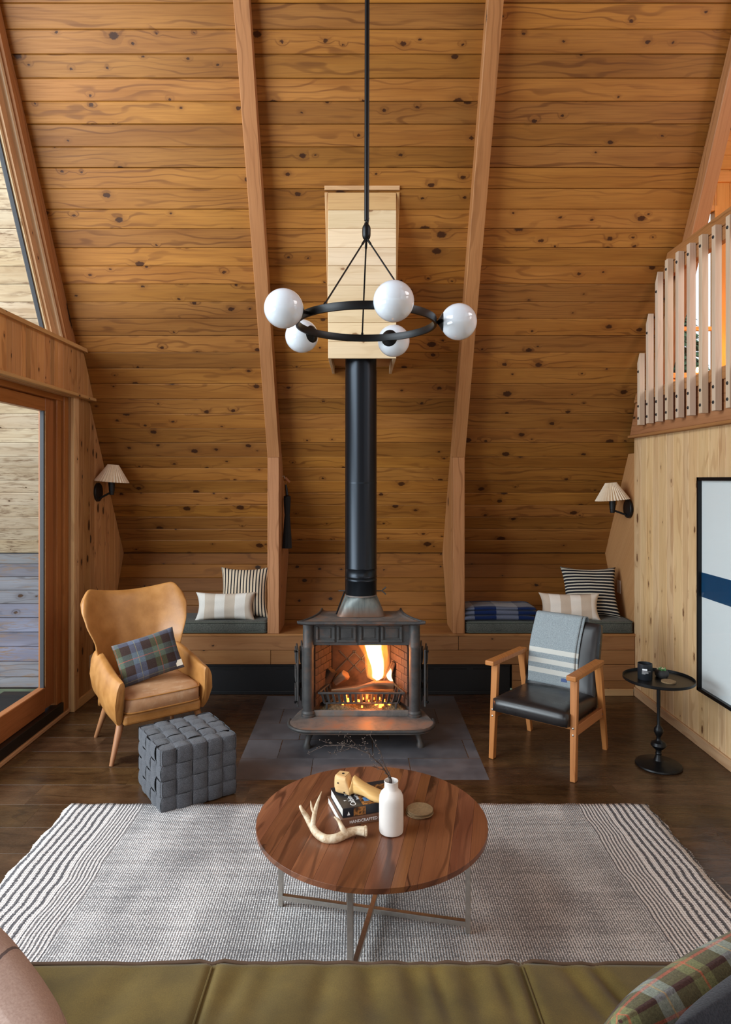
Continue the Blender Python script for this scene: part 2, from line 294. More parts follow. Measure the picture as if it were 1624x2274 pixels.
def rugmat():
    b = NB('woven rug'); o = b.obj(); s = b.sep(o); x, y = s[0], s[1]
    xw = b.math('ADD', x, b.math('MULTIPLY', b.math('SUBTRACT', b.noise(b.vmath('MULTIPLY', o, (.6, 1, 1)), 3.2, 2), .5), .05))
    ed = b.math('SUBTRACT', 1.572, b.math('ABSOLUTE', xw))           # metres in from either end
    row = b.math('SINE', b.math('MULTIPLY', y, 2*PI/.0125)); 
    jag = b.noise(b.vmath('MULTIPLY', o, (70, 190, 1)), 1.0, 2, .7)
    dash = b.noise(b.vmath('MULTIPLY', o, (230, 95, 1)), 1.0, 2, .7)
    big = b.noise(b.vmath('MULTIPLY', o, (3.4, 1.2, 1)), 1.0, 3); band = b.noise(b.vmath('MULTIPLY', o, (1.5, 30, 1)), 1.0, 2)
    ribs = b.math('SINE', b.math('MULTIPLY', x, 2*PI/.0105))
    body = b.math('ADD', b.math('MULTIPLY', ribs, .13), b.math('ADD', dash, b.math('ADD', b.math('MULTIPLY', b.math('SUBTRACT', big, .5), .55), b.math('MULTIPLY', b.math('SUBTRACT', band, .5), .25))))
    body = b.rng(body, .42, .66)
    t1 = b.math('FRACT', b.math('DIVIDE', ed, .0365)); t1 = b.math('LESS_THAN', b.math('ADD', b.math('ABSOLUTE', b.math('SUBTRACT', t1, .5)), b.math('MULTIPLY', b.math('SUBTRACT', jag, .5), .75)), .21)
    t2 = b.math('FRACT', b.math('DIVIDE', ed, .0175)); t2 = b.math('LESS_THAN', b.math('ADD', b.math('ABSOLUTE', b.math('SUBTRACT', t2, .5)), b.math('MULTIPLY', b.math('SUBTRACT', jag, .5), .75)), .23)
    m1 = b.math('LESS_THAN', ed, .262); m2 = b.math('LESS_THAN', ed, .40)
    W, D = (.70, .64, .61), (.045, .045, .055)
    c = b.mix(body, (.19, .18, .183), (.74, .70, .68)); c = b.mix(m2, c, b.mix(b.math('MULTIPLY', t2, .85), W, D)); c = b.mix(m1, c, b.mix(b.math('MULTIPLY', t1, .9), W, D))
    h = b.math('ADD', b.math('MULTIPLY', row, .4), b.math('ADD', dash, b.math('MULTIPLY', ribs, .4))); b.bump(h, .55, .004); return b.base(c, .95, 0, .1)
M['rug'] = rugmat()
# ---------------------------------------------------------------- object helpers
def tag(o, label=None, cat=None, group=None, kind=None):
    if label: o['label'] = label
    if cat: o['category'] = cat
    if group: o['group'] = group
    if kind: o['kind'] = kind
    return o
def thing(name, label, cat, loc=(0, 0, 0), rz=0.0, group=None, kind=None):
    o = bpy.data.objects.new(name, None); COL.objects.link(o); o.location = loc; o.rotation_euler = (0, 0, rz)
    o.empty_display_size = .05
    return tag(o, label, cat, group, kind)
def link(name, me, mat, par=None, loc=None, rot=None, smooth=False):
    if mat and not me.materials: me.materials.append(M[mat] if isinstance(mat, str) else mat)
    if smooth:
        for p in me.polygons: p.use_smooth = True
    o = bpy.data.objects.new(name, me); COL.objects.link(o)
    if par: o.parent = par
    if loc is not None: o.location = loc
    if rot is not None: o.rotation_euler = rot
    return o
def mk(name, vs, fs, mat, par=None, loc=None, rot=None, smooth=False, bevel=0, seg=2, sub=0):
    me = bpy.data.meshes.new(name); me.from_pydata([tuple(v) for v in vs], [], fs); me.update()
    bm = bmesh.new(); bm.from_mesh(me); bmesh.ops.recalc_face_normals(bm, faces=bm.faces); bm.to_mesh(me); bm.free()
    o = link(name, me, mat, par, loc, rot, smooth)
    if bevel:
        m = o.modifiers.new('bevel', 'BEVEL'); m.width = bevel; m.segments = seg; m.limit_method = 'ANGLE'; m.angle_limit = .6
    if sub:
        m = o.modifiers.new('sub', 'SUBSURF'); m.levels = sub; m.render_levels = sub
    return o
BF = [(0, 1, 3, 2), (4, 6, 7, 5), (0, 4, 5, 1), (2, 3, 7, 6), (0, 2, 6, 4), (1, 5, 7, 3)]
def bvs(x0, x1, y0, y1, z0, z1): return [(x, y, z) for x in (x0, x1) for y in (y0, y1) for z in (z0, z1)]
def box(name, x0, x1, y0, y1, z0, z1, mat, par=None, bevel=.003, seg=2, loc=None, rot=None, smooth=False, sub=0):
    return mk(name, bvs(x0, x1, y0, y1, z0, z1), BF, mat, par, loc, rot, smooth, bevel, seg, sub)
def bar(name, p0, p1, w, d, mat, par=None, bevel=.003, up=(0, 0, 1), w2=None, d2=None):
    """tapering square bar from p0 to p1; its long axis is its local Z"""
    p0, p1 = V(p0), V(p1); ax = (p1-p0); L = ax.length; ax.normalize()
    x = V(up).cross(ax)
    if x.length < 1e-3: x = V((1, 0, 0))
    x.normalize(); y = ax.cross(x); w2 = w2 or w; d2 = d2 or d
    vs = [(sx*(w, w2)[k]/2, sy*(d, d2)[k]/2, (0, L)[k]) for sx in (-1, 1) for sy in (-1, 1) for k in (0, 1)]
    o = mk(name, vs, BF, mat, par, bevel=bevel)
    m = Matrix((x, y, ax)).transposed().to_4x4(); m.translation = p0; o.matrix_local = m; return o
def board(name, org, ux, uy, poly, th, mat, par=None, ch=.004):
    """flat board: poly (convex, in metres) drawn on the ux/uy plane, th thick behind it, edges chamfered"""
    n = len(poly); P = [V((p[0], p[1])) for p in poly]
    ar = sum(P[i].x*P[(i+1) % n].y-P[(i+1) % n].x*P[i].y for i in range(n))
    if ar < 0: P.reverse()
    ins = []
    for i in range(n):
        a, b_, c = P[i-1], P[i], P[(i+1) % n]
        d1 = (b_-a).normalized(); d2 = (c-b_).normalized(); n1 = V((-d1.y, d1.x)); n2 = V((-d2.y, d2.x))
        k = n1+n2; k /= max(.3, k.dot(n1)) if k.length > 1e-6 else 1
        ins.append(b_+k*ch)
    vs = [(p.x, p.y, 0) for p in ins]+[(p.x, p.y, -ch) for p in P]+[(p.x, p.y, -th) for p in P]
    fs = [tuple(range(n)), tuple(range(3*n-1, 2*n-1, -1))]
    for i in range(n):
        j = (i+1) % n; fs += [(i, n+i, n+j, j), (n+i, 2*n+i, 2*n+j, n+j)]
    me = bpy.data.meshes.new(name); me.from_pydata(vs, [], fs); me.update()
    o = link(name, me, mat, par); ux, uy = V(ux).normalized(), V(uy).normalized()
    m = Matrix((ux, uy, ux.cross(uy))).transposed().to_4x4(); m.translation = V(org)
    o.matrix_local = m; return o
def rect(w_, h_): return [(0, 0), (w_, 0), (w_, h_), (0, h_)]
def lathe(name, prof, mat, par=None, loc=None, rot=None, seg=40, smooth=True, cap=True, fn=None):
    vs, fs = [], []
    for (r, z) in prof:
        for k in range(seg):
            a = 2*PI*k/seg; rr = r if fn is None else r*fn(a, z); vs.append((rr*math.cos(a), rr*math.sin(a), z))
    for i in range(len(prof)-1):
        for k in range(seg):
            j = (k+1) % seg; fs.append((i*seg+k, i*seg+j, (i+1)*seg+j, (i+1)*seg+k))
    if cap: fs += [tuple(range(seg-1, -1, -1)), tuple(range((len(prof)-1)*seg, len(prof)*seg))]
    o = mk(name, vs, fs, mat, par, loc, rot, smooth)
    if smooth:
        m = o.modifiers.new('es', 'EDGE_SPLIT'); m.split_angle = .7
    return o
def tubegeo(pts, rad, seg=8, closed=False):
    pts = [V(p) for p in pts]; n = len(pts); vs, fs = [], []
    if not hasattr(rad, '__len__'): rad = [rad]*n
    t0 = None; nx = None
    for i, p in enumerate(pts):
        a = pts[(i-1) % n] if closed or i > 0 else p; c = pts[(i+1) % n] if closed or i < n-1 else p
        t = (c-a).normalized()
        if nx is None:
            nx = t.orthogonal().normalized()
        else:
            nx = (nx - t*nx.dot(t)).normalized()
        ny = t.cross(nx)
        for k in range(seg):
            a_ = 2*PI*k/seg; vs.append(p+(nx*math.cos(a_)+ny*math.sin(a_))*rad[i])
    m = n if closed else n-1
    for i in range(m):
        for k in range(seg):
            j = (k+1) % seg; i2 = (i+1) % n; fs.append((i*seg+k, i*seg+j, i2*seg+j, i2*seg+k))
    if not closed: fs += [tuple(range(seg-1, -1, -1)), tuple(range((n-1)*seg, n*seg))]
    return vs, fs
def tube(name, pts, rad, mat, par=None, seg=10, closed=False, smooth=True, sub=0):
    vs, fs = tubegeo(pts, rad, seg, closed); o = mk(name, vs, fs, mat, par, smooth=smooth, sub=sub)
    if smooth and not sub:
        m = o.modifiers.new('es', 'EDGE_SPLIT'); m.split_angle = .9
    return o
class Acc:
    def __init__(s): s.v, s.f = [], []
    def add(s, vs, fs):
        k = len(s.v); s.v += [tuple(v) for v in vs]; s.f += [tuple(i+k for i in f) for f in fs]
    def box(s, *a): s.add(bvs(*a), BF)
    def tube(s, pts, rad, seg=8, closed=False): s.add(*tubegeo(pts, rad, seg, closed))
    def build(s, name, mat, par=None, **k): return mk(name, s.v, s.f, mat, par, **k)
def grid(name, nu, nv, fn, mat, par=None, thick=None, sub=0, smooth=True, uv=False, **k):
    vs = [fn(i/(nu-1), j/(nv-1)) for j in range(nv) for i in range(nu)]
    fs = [(j*nu+i, j*nu+i+1, (j+1)*nu+i+1, (j+1)*nu+i) for j in range(nv-1) for i in range(nu-1)]
    me = bpy.data.meshes.new(name); me.from_pydata([tuple(v) for v in vs], [], fs); me.update()
    if uv:
        l = me.uv_layers.new(name='UVMap')
        for p in me.polygons:
            for li in p.loop_indices:
                vi = me.loops[li].vertex_index; l.data[li].uv = ((vi % nu)/(nu-1), (vi//nu)/(nv-1))
    o = link(name, me, mat, par, smooth=smooth, **k)
    if thick:
        m = o.modifiers.new('sol', 'SOLIDIFY'); m.thickness = thick; m.offset = -1
    if sub:
        m = o.modifiers.new('sub', 'SUBSURF'); m.levels = sub; m.render_levels = sub
    return o
def pillow(name, w_, h_, t, mat, par, label=None, n=26, pinch=.07, wr=.0, seed=0, piping=None):
    """closed stuffed cushion in its local XZ plane, corners pulled out, edges bowed in"""
    vs, fs = [], []; rr = random.Random(seed); ph = [rr.uniform(0, 6) for _ in range(8)]
    for side in (1, -1):
        for j in range(n+1):
            for i in range(n+1):
                u, v = 2*i/n-1, 2*j/n-1
                x = u*(1-pinch*(1-abs(v)**2.0)*abs(u)**2)*w_/2; z = v*(1-pinch*(1-abs(u)**2.0)*abs(v)**2)*h_/2
                e = (max(0, 1-abs(u)**2.4)*max(0, 1-abs(v)**2.4))**.45
                y = side*(t/2*e + .0015)
                if wr and 0 < i < n and 0 < j < n:
                    y += side*wr*e*(math.sin(u*5+v*3+ph[0])*.5+math.sin(v*8-u*2+ph[1])*.35+math.sin(u*13+ph[2])*.2)
                vs.append((x, y, z))
    N = (n+1)**2
    for s in range(2):
        for j in range(n):
            for i in range(n):
                a = s*N+j*(n+1)+i; q = (a, a+1, a+n+2, a+n+1); fs.append(q if s == 0 else q[::-1])
    edge = [i for i in range(n+1)]+[(n+1)*j+n for j in range(1, n+1)]+[n*(n+1)+i for i in range(n-1, -1, -1)]+[(n+1)*j for j in range(n-1, 0, -1)]
    for k in range(len(edge)):
        a, b_ = edge[k], edge[(k+1) % len(edge)]; fs.append((a, b_, N+b_, N+a))
    o = mk(name, vs, fs, mat, par, smooth=True); h = n//2
    def run(ids):
        s_ = [0.0]
        for a_, b_ in zip(ids, ids[1:]): s_.append(s_[-1]+(V(vs[b_])-V(vs[a_])).length)
        return [q-s_[-1]/2 for q in s_]
    su = run([h*(n+1)+i for i in range(n+1)]); sv = run([j*(n+1)+h for j in range(n+1)])
    uv = o.data.uv_layers.new(name='cloth')
    for l in o.data.loops:
        q = l.vertex_index % N; uv.data[l.index].uv = (su[q % (n+1)], sv[q//(n+1)])
    return o, [V(vs[e]) for e in edge]
def text(name, s, size, mat, par, loc, rot, ext=.0004, align='LEFT', sx=1.0):
    c = bpy.data.curves.new(name, 'FONT'); c.body = s; c.size = size; c.extrude = ext; c.align_x = align; c.resolution_u = 2
    t = bpy.data.objects.new('t', c); COL.objects.link(t); bpy.context.view_layer.update()
    me = bpy.data.meshes.new_from_object(t.evaluated_get(bpy.context.evaluated_depsgraph_get())); bpy.data.objects.remove(t)
    me.materials.clear(); o = link(name, me, mat, par, loc, rot); o.scale = (sx, 1, 1); return o
def struct(name, o=None, label=None, cat=None):
    if o is None: o = bpy.data.objects.new(name, None); COL.objects.link(o); o.empty_display_size = .05
    o['kind'] = 'structure'; return tag(o, label, cat)
# ---------------------------------------------------------------- photo geometry
H, F, CX, CY = 1.78, 1450.0, 800.0, 1063.0
KY, KZ, SL = 6.05, 1.087, math.tan(math.radians(60))      # knee line of the roof slope
def roofY(z): return KY-(z-KZ)/SL
def roofZ(y): return KZ+SL*(KY-y)
def on_roof(py):
    k = (CY-py)/F; y = (KZ+SL*KY-H)/(k+SL); return y, H+k*y
BY0, BZ0 = 5.50, 0.0                                       # the back rest slope continues to the floor here
def on_rest(py):
    k = (CY-py)/F; s = (KY-BY0)/KZ; y = (BY0+s*H)/(1-s*k); return y, H+k*y
XL, XR = -2.19, 2.26
RX0, RX1 = -.761, -.665; QX0, QX1 = .765, .860
JT = [6.6, 65, 120, 173.6, 225, 275.6, 326, 372.4, 419, 464.8, 507.6, 550.5, 591, 631, 670.6, 707.5, 745.5, 782.6, 818, 852.4, 886.2, 919.4, 951.6, 983.2, 1014, 1040, 1067.4, 1094.6, 1121.7, 1148, 1175, 1199.8, 1228]
JR = [1228, 1252.7, 1282.6, 1312.6, 1344, 1375.7, 1409]
# ================================================================ setting
# floor -----------------------------------------------------------
fl = struct('floor', box('floor', -3.0, 3.0, -1.6, 5.50, -.14, -.012, 'void', bevel=0))
y = 5.42; row = 0
while y > .9:
    wd = .232
    x = -2.6-R.uniform(0, 1.2)
    while x < 2.3:
        L = R.choice((.9, 1.2, 1.5, 1.83)); x0, x1 = max(x, -2.34), min(x+L, 2.27)
        if x1-x0 > .05 and not (y-wd > 3.87 and x0 > -.76 and x1 < .78 and y < 5.36):
            board('plank', (x0, y-wd, 0), (1, 0, 0), (0, 1, 0), rect(x1-x0-.0004, wd-.0004), .011, 'floor', fl, ch=.0004)
        x += L
    y -= wd; row += 1
board('plank', (-2.34, -1.5, 0), (1, 0, 0), (0, 1, 0), rect(4.6, y+1.5), .011, 'floor', fl, ch=.001)
# ceiling: the steep roof slope, board by board -------------------
ce = struct('ceiling', mk('ceiling', [(-2.36, KY+.05, KZ+.0), (2.45, KY+.05, KZ+.0), (2.45, roofY(7.7)+.05, 7.7), (-2.36, roofY(7.7)+.05, 7.7),
     (-2.36, KY+.16, KZ+.0), (2.45, KY+.16, KZ+.0), (2.45, roofY(7.7)+.16, 7.7), (-2.36, roofY(7.7)+.16, 7.7)],
     [(0, 1, 2, 3), (7, 6, 5, 4), (0, 4, 5, 1), (1, 5, 6, 2), (2, 6, 7, 3), (3, 7, 4, 0)], 'void'))
UP = V((0, -.5, math.sin(math.radians(60)))).normalized()
joints = [on_roof(p) for p in JT]
z = joints[0][1]; above = []
while z < 7.5:
    z += .1303*math.sin(math.radians(60)); above.append((roofY(z), z))
joints = above[::-1]+joints
bays = [(-2.20, RX0+.02), (RX1-.02, QX0+.02), (QX1-.02, 2.33)]
for i in range(len(joints)-1):
    (ya, za), (yb, zb) = joints[i], joints[i+1]
    wd = math.hypot(ya-yb, za-zb)
    vis = za < 5.05
    for k, (x0, x1) in enumerate(bays):
        if k == 2 and zb > 2.3: x1 = 2.33
        dz = R.uniform(-.0012, .0012)
        board('plank', (x0, yb+dz, zb), (1, 0, 0), (0, ya-yb, za-zb), rect(x1-x0, wd-.0018), .02, 'cedar', ce, ch=.0045)
# knee wall: sloping back rest of the bench, board by board
kn = struct('wall_back', mk('wall_back', [(-2.36, KY+.04, KZ+.02), (2.45, KY+.04, KZ+.02), (2.45, BY0+.05, 0), (-2.36, BY0+.05, 0),
     (-2.36, KY+.15, KZ+.02), (2.45, KY+.15, KZ+.02), (2.45, BY0+.16, 0), (-2.36, BY0+.16, 0)], [(0, 1, 2, 3), (7, 6, 5, 4), (0, 4, 5, 1), (1, 5, 6, 2), (2, 6, 7, 3), (3, 7, 4, 0)], 'void'))
rj = [on_rest(p) for p in JR]
for i in range(len(rj)-1):
    (ya, za), (yb, zb) = rj[i], rj[i+1]; wd = math.hypot(ya-yb, za-zb)
    for (x0, x1) in bays:
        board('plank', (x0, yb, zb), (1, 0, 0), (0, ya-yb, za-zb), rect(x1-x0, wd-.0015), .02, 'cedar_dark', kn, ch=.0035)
# far slope of the roof behind the viewer and the closed upper room (unseen in the photo)
RY = roofY(7.7)
cb = struct('ceiling', mk('ceiling_rear', [(-2.36, RY, 7.7), (2.45, RY, 7.7), (2.45, RY-3.0, 7.7-3.0*SL), (-2.36, RY-3.0, 7.7-3.0*SL),
     (-2.36, RY-.1, 7.75), (2.45, RY-.1, 7.75), (2.45, RY-3.1, 7.75-3.0*SL), (-2.36, RY-3.1, 7.75-3.0*SL)], [(0, 3, 2, 1), (7, 4, 5, 6), (0, 4, 5, 1), (1, 5, 6, 2), (2, 6, 7, 3), (3, 7, 4, 0)], 'cedar'))
# rafters and posts ------------------------------------------------
def sloped(nm, par, org, x0, x1, zlo, zhi, p0, p1, q0, q1, mt):
    """timber along the roof slope: p0/p1 front and back depth at its foot, q0/q1 at its head, measured square to the rafter face"""
    fy = lambda z_: 5.36-(z_-1.957)/1.847
    ax = V((0, fy(zhi)-fy(zlo), zhi-zlo)); L = ax.length; ax.normalize(); dp = V((0, ax.z, -ax.y))
    return board(nm, V((x0, fy(zlo), zlo))-V(org), ax, dp, [(-p0*.541, p0), (-p1*.541, p1), (L-q1*.541, q1), (L-q0*.541, q0)], x1-x0, mt, par, ch=.004)
def rafter(x0, x1, zlow, label, zhi=7.0):
    org = ((x0+x1)/2, roofY(zlow), zlow); t = thing('rafter', label, 'beam', org, kind='structure')
    fy = lambda z_: 5.36-(z_-1.957)/1.847
    g = lambda z_: (roofY(z_)-fy(z_))*.879+.03
    sloped('timber', t, org, x0, x1, zlow, zhi, 0, g(zlow), 0, g(zhi), 'fir'); return t
rafter(RX0, RX1, 1.957, 'long sloping fir rafter left of the stove pipe, above the left post')
rafter(QX0, QX1, 1.957, 'long sloping fir rafter right of the stove pipe, above the right post')
rafter(-2.29, -2.197, 2.70, 'shaded dark rafter along the left glass gable')
rafter(2.305, 2.40, 2.30, 'pale rafter rising behind the loft railing')
def post(x0, x1, label, side):
    t = thing('post', label, 'post', ((x0+x1)/2, 5.40, .506), kind='structure')
    board('timber', (x1-(x0+x1)/2, -.04, 0), (0, 0, 1), (-1, 0, 0), rect(1.451, x1-x0), .09, 'fir', t, ch=.004)
    # gusset panel filling between post and slope
    pts = [(5.452, .506), (on_rest(1409)[0], .506), (KY, KZ), (roofY(1.99), 1.99), (5.45, 1.99)]
    for xx, sg in ((x0+.006, 1), (x1-.006, 1)):
        th = .016
        vs = [(xx-(x0+x1)/2+s*th/2, p[0]-5.40, p[1]-.506) for s in (-1, 1) for p in pts]; n = 5
        mk('side_panel', vs, [tuple(range(n)), tuple(range(2*n-1, n-1, -1))]+[(i, (i+1) % n, n+(i+1) % n, n+i) for i in range(n)], 'ply_side', t, bevel=.002)
M['ply_side'] = wood('gusset board', (.24, .09, .028), (.37, .16, .052), (.43, .20, .075), knots=.08, ring=.3, var=.05, axis='Z', gf=90)
post(RX0, RX1, 'square fir post left of the stove standing on the bench', 1)
post(QX0, QX1, 'square fir post right of the stove standing on the bench', -1)
# right wall ------------------------------------------------------
wr = struct('wall_right', box('wall_right', XR+.02, XR+.12, -1.5, 5.42, 0, 2.12, 'void', bevel=0))
y = 5.385
while y > .6:
    wd = R.choice((.085, .10, .115, .13)) if y > 3.4 else .14
    board('plank', (XR, y-wd, 0.07), (0, 0, 1), (0, 1, 0), rect(2.05, wd-.0015), .018, 'pine_wall', wr, ch=.003); y -= wd
box('panel', XR, XR+.02, -1.5, y, .02, 2.12, 'pine_wall', wr)
pts = [(5.385, .0), (on_rest(1409)[0]+.05, .30), (KY+.01, KZ), (roofY(1.99), 1.99), (5.385, 1.99)]
n = 5; vs = [(XR+.012+s, p[0], p[1]) for s in (0, .05) for p in pts]
mk('end_panel', vs, [tuple(range(n)), tuple(range(2*n-1, n-1, -1))]+[(i, (i+1) % n, n+(i+1) % n, n+i) for i in range(n)], 'ply', wr, bevel=.002)
struct('baseboard_right', board('baseboard_right', (XR-.014, 5.36, 0), (0, -1, 0), (0, 0, 1), rect(5.0, .072), .014, 'trim_wood', ch=.003))
struct('baseboard_back', board('baseboard_back', (1.25, 5.345, 0), (1, 0, 0), (0, 0, 1), rect(XR-1.27, .055), .014, 'trim_wood', ch=.003))
# left wall -------------------------------------------------------
wl = struct('wall_left', box('wall_left', XL-.13, XL-.02, 5.06, 5.5, 0, 2.42, 'void', bevel=0))
mk('backing', [(XL-.13+s, a, b_) for s in (0, .1) for a, b_ in ((5.5, 0), (KY+.02, KZ), (roofY(2.3)+.02, 2.3), (5.0, 2.3))], [(0, 1, 2, 3), (7, 6, 5, 4), (0, 4, 5, 1), (1, 5, 6, 2), (2, 6, 7, 3), (3, 7, 4, 0)], 'void', wl)
y = 5.055
for wd in (.115, .125, .09, .13, .10, .085, .12, .13, .11, .1):
    y1 = y+wd; m0 = min(y, KY)
    def top(v): return min(2.44, roofZ(v)-.004)
    def bot(v): return 0.0 if v < BY0+.02 else KZ*(v-BY0)/(KY-BY0)
    if y1 > KY+.01: y1 = KY+.01
    if y1-y < .02: break
    poly = [(bot(y), y), (bot(y1), y1), (max(top(y1), bot(y1)+.01), y1), (top(y), y)]
    ys = [p[1] for p in poly]
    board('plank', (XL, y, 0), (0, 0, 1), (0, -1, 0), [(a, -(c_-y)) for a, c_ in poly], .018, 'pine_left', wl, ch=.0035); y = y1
struct('baseboard_left', board('baseboard_left', (XL+.012, 5.06, 0), (0, 1, 0), (0, 0, 1), rect(.30, .07), .012, 'trim_wood', ch=.003))
# casing boards on the door's wall end
t1 = struct('trim_1'); 
board('casing', (XL+.012, 5.06, 0), (0, 0, 1), (0, -1, 0), rect(2.42, .075), .024, 'trim_wood', t1)
board('casing', (XL+.003, 4.985, 0), (0, 0, 1), (-1, 0, 0), rect(2.42, .078), .02, 'trim_wood', t1)
board('casing', (XL+.010, 4.975, 0), (0, 0, 1), (-1, 0, 0), rect(2.42, .03), .02, 'trim_wood', t1)
# board band over the door
band = struct('trim_2'); x = 0
y = 5.26
board('ledge', (XL+.05, 5.10, 2.79), (0, -1, 0), (1, 0, 0), rect(5.2, .02), .03, 'trim_wood', band)
y = 5.278
while y > .2:
    wd = R.choice((.075, .09, .11, .06)) if y > 3.5 else .2
    ya, yb = y, y-wd
    poly = [(2.42, ya), (2.42, yb), (min(2.78, roofZ(yb)-.01), yb), (min(2.78, roofZ(ya)-.01), ya)]
    if poly[2][0] > 2.70 or True:
        pp = [(a-2.42, ya-c_) for a, c_ in poly]
        if roofZ(ya)-.01 < 2.425: pp = [(0, .01), (0, wd), (poly[2][0]-2.42, wd)]
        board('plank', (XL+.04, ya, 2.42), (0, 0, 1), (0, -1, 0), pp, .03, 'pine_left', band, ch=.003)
    y = yb
board('ledge', (XL+.055, -.1, 2.405), (0, 1, 0), (0, 0, 1), rect(5.4, .024), .07, 'trim_wood', band)
box('backing', XL-.10, XL+.008, -.1, 5.0, 2.40, 2.78, 'trim_wood', band)
# glazed door in the left wall ------------------------------------
dr = thing('door_1', 'large glazed sliding door in stained wood frame on the left', 'door', (-2.27, 4.9, 0), kind='structure')
def dbox(nm, x0, x1, y0, y1, z0, z1, mt, bev=.004, **k): return box(nm, x0+2.27, x1+2.27, y0-4.9, y1-4.9, z0, z1, mt, dr, bev, **k)
def dboard(nm, x, ya, yb, z0, z1, th, along='z', mt='door_wood'):
    if along == 'z': board(nm, (x+2.27, ya-4.9, z0), (0, 0, 1), (0, -1, 0), rect(z1-z0, ya-yb), th, mt, dr)
    else: board(nm, (x+2.27, yb-4.9, z0), (0, 1, 0), (0, 0, 1), rect(ya-yb, z1-z0), th, mt, dr)
dboard('stile', -2.268, 4.83, 4.705, .12, 2.40, .05)
dboard('jamb', -2.245, 4.905, 4.834, .03, 2.40, .07)
dboard('jamb', -2.225, 4.985, 4.908, .03, 2.40, .07)
dboard('rail', -2.268, 4.703, .5, 2.268, 2.36, .05, 'y')
dboard('head_jamb', -2.235, 4.985, .5, 2.362, 2.405, .08, 'y')
dboard('rail', -2.268, 4.703, .5, .105, .277, .05, 'y')
dbox('track', -2.33, -2.225, .5, 4.90, .028, .104, 'heater')
dboard('threshold', -2.212, 4.985, .5, 0, .028, .11, 'y', 'trim_wood')
dbox('gasket', -2.30, -2.272, 4.685, 4.704, .278, 2.267, 'gasket', .001)
dbox('bead', -2.284, -2.266, 4.700, 4.7045, .278, 2.267, 'trim_wood', .001)
dbox('pane', -2.297, -2.289, .55, 4.69, .27, 2.275, 'glass', 0)
dbox('stile', -2.318, -2.268, .5, .62, .12, 2.40, 'door_wood')
# upper gable window ----------------------------------------------
w1 = thing('window_1', 'tall sloping gable window above the door on the left', 'window', (-2.28, 4.5, 2.79), kind='structure')
W1 = (-2.28, 4.5, 2.79)
sloped('frame', w1, W1, -2.262, -2.222, 2.76, 7.0, -.030, .012, -.030, .012, 'pale_new')
sloped('frame', w1, W1, -2.30, -2.25, 2.76, 7.0, -.098, -.030, -.098, -.030, 'trim_wood')
sloped('frame', w1, W1, -2.31, -2.272, 2.76, 7.0, -.125, -.099, -.125, -.099, 'pale_new')
sloped('gasket', w1, W1, -2.315, -2.285, 2.76, 7.0, -.138, -.125, -.138, -.125, 'gasket')
fy = lambda z_: 5.36-(z_-1.957)/1.847-.14/.879
mk('pane', [(xx+2.28, y_-4.5, z_-2.79) for xx in (-2.303, -2.297) for y_, z_ in ((fy(2.72), 2.72), (fy(6.9), 6.9), (fy(6.9)-.05, 6.9), (.3, 6.9), (.3, 2.72))],
   [(0, 1, 2, 3, 4), (9, 8, 7, 6, 5)]+[(i, (i+1) % 5, 5+(i+1) % 5, 5+i) for i in range(5)], 'glass', w1)
# roof overhang and outside wall seen through the glass -------------
ov = thing('roof_overhang', 'sunlit weathered boards of the roof overhang outside the left glass', 'soffit', (-3.1, KY, KZ), kind='structure')
for i in range(len(joints)-1):
    (ya, za), (yb, zb) = joints[i], joints[i+1]
    if za > 5.2: continue
    board('plank', (-4.3+3.1, yb-KY, zb-KZ), (1, 0, 0), (0, ya-yb, za-zb), rect(1.93, math.hypot(ya-yb, za-zb)-.003), .02, 'weathered', ov, ch=.004)
mk('backing', [(xx+3.1, y_-KY, z_-KZ) for xx in (-4.3, -2.37) for y_, z_ in ((KY+.03, KZ), (roofY(5.3)+.03, 5.3), (roofY(5.3)+.1, 5.3), (KY+.1, KZ))], [(0, 1, 2, 3), (7, 6, 5, 4), (0, 4, 5, 1), (1, 5, 6, 2), (2, 6, 7, 3), (3, 7, 4, 0)], 'void', ov)
ow = thing('outside_wall', 'weathered boards low outside the sliding door, grey glass reflection in their colour', 'wall', (-3.1, BY0, 0), kind='structure')
oj = [on_rest(p) for p in (1228, 1251.5, 1280, 1310, 1340, 1371, 1403, 1435, 1468.5, 1502.8, 1526)]
for i in range(len(oj)-1):
    (ya, za), (yb, zb) = oj[i], oj[i+1]
    board('plank', (-1.2, yb-BY0, zb), (1, 0, 0), (0, ya-yb, za-zb), rect(1.93, math.hypot(ya-yb, za-zb)-.003), .02, 'weathered_reflection', ow, ch=.004)
mk('backing', [(xx+3.1, y_-BY0, z_) for xx in (-4.3, -2.37) for y_, z_ in ((KY+.03, KZ), (BY0+.03, 0), (BY0+.1, 0), (KY+.1, KZ))], [(0, 1, 2, 3), (7, 6, 5, 4), (0, 4, 5, 1), (1, 5, 6, 2), (2, 6, 7, 3), (3, 7, 4, 0)], 'void', ow)
dk = thing('deck', 'brown deck boards outside the sliding door', 'deck', (-3.3, 4, -.06), kind='structure')
box('kerb', -1.0, .98, 1.22, 1.46, -.03, .035, 'weathered', dk, .006)
y = 1.2
while y > -4:
    board('plank', (-2.2, y, 0), (1, 0, 0), (0, -1, 0), rect(3.1, .134), .03, 'deck', dk, ch=.004) if False else board('plank', (-2.2, y-.134, 0), (1, 0, 0), (0, 1, 0), rect(3.1, .134), .03, 'deck', dk, ch=.004); y -= .14
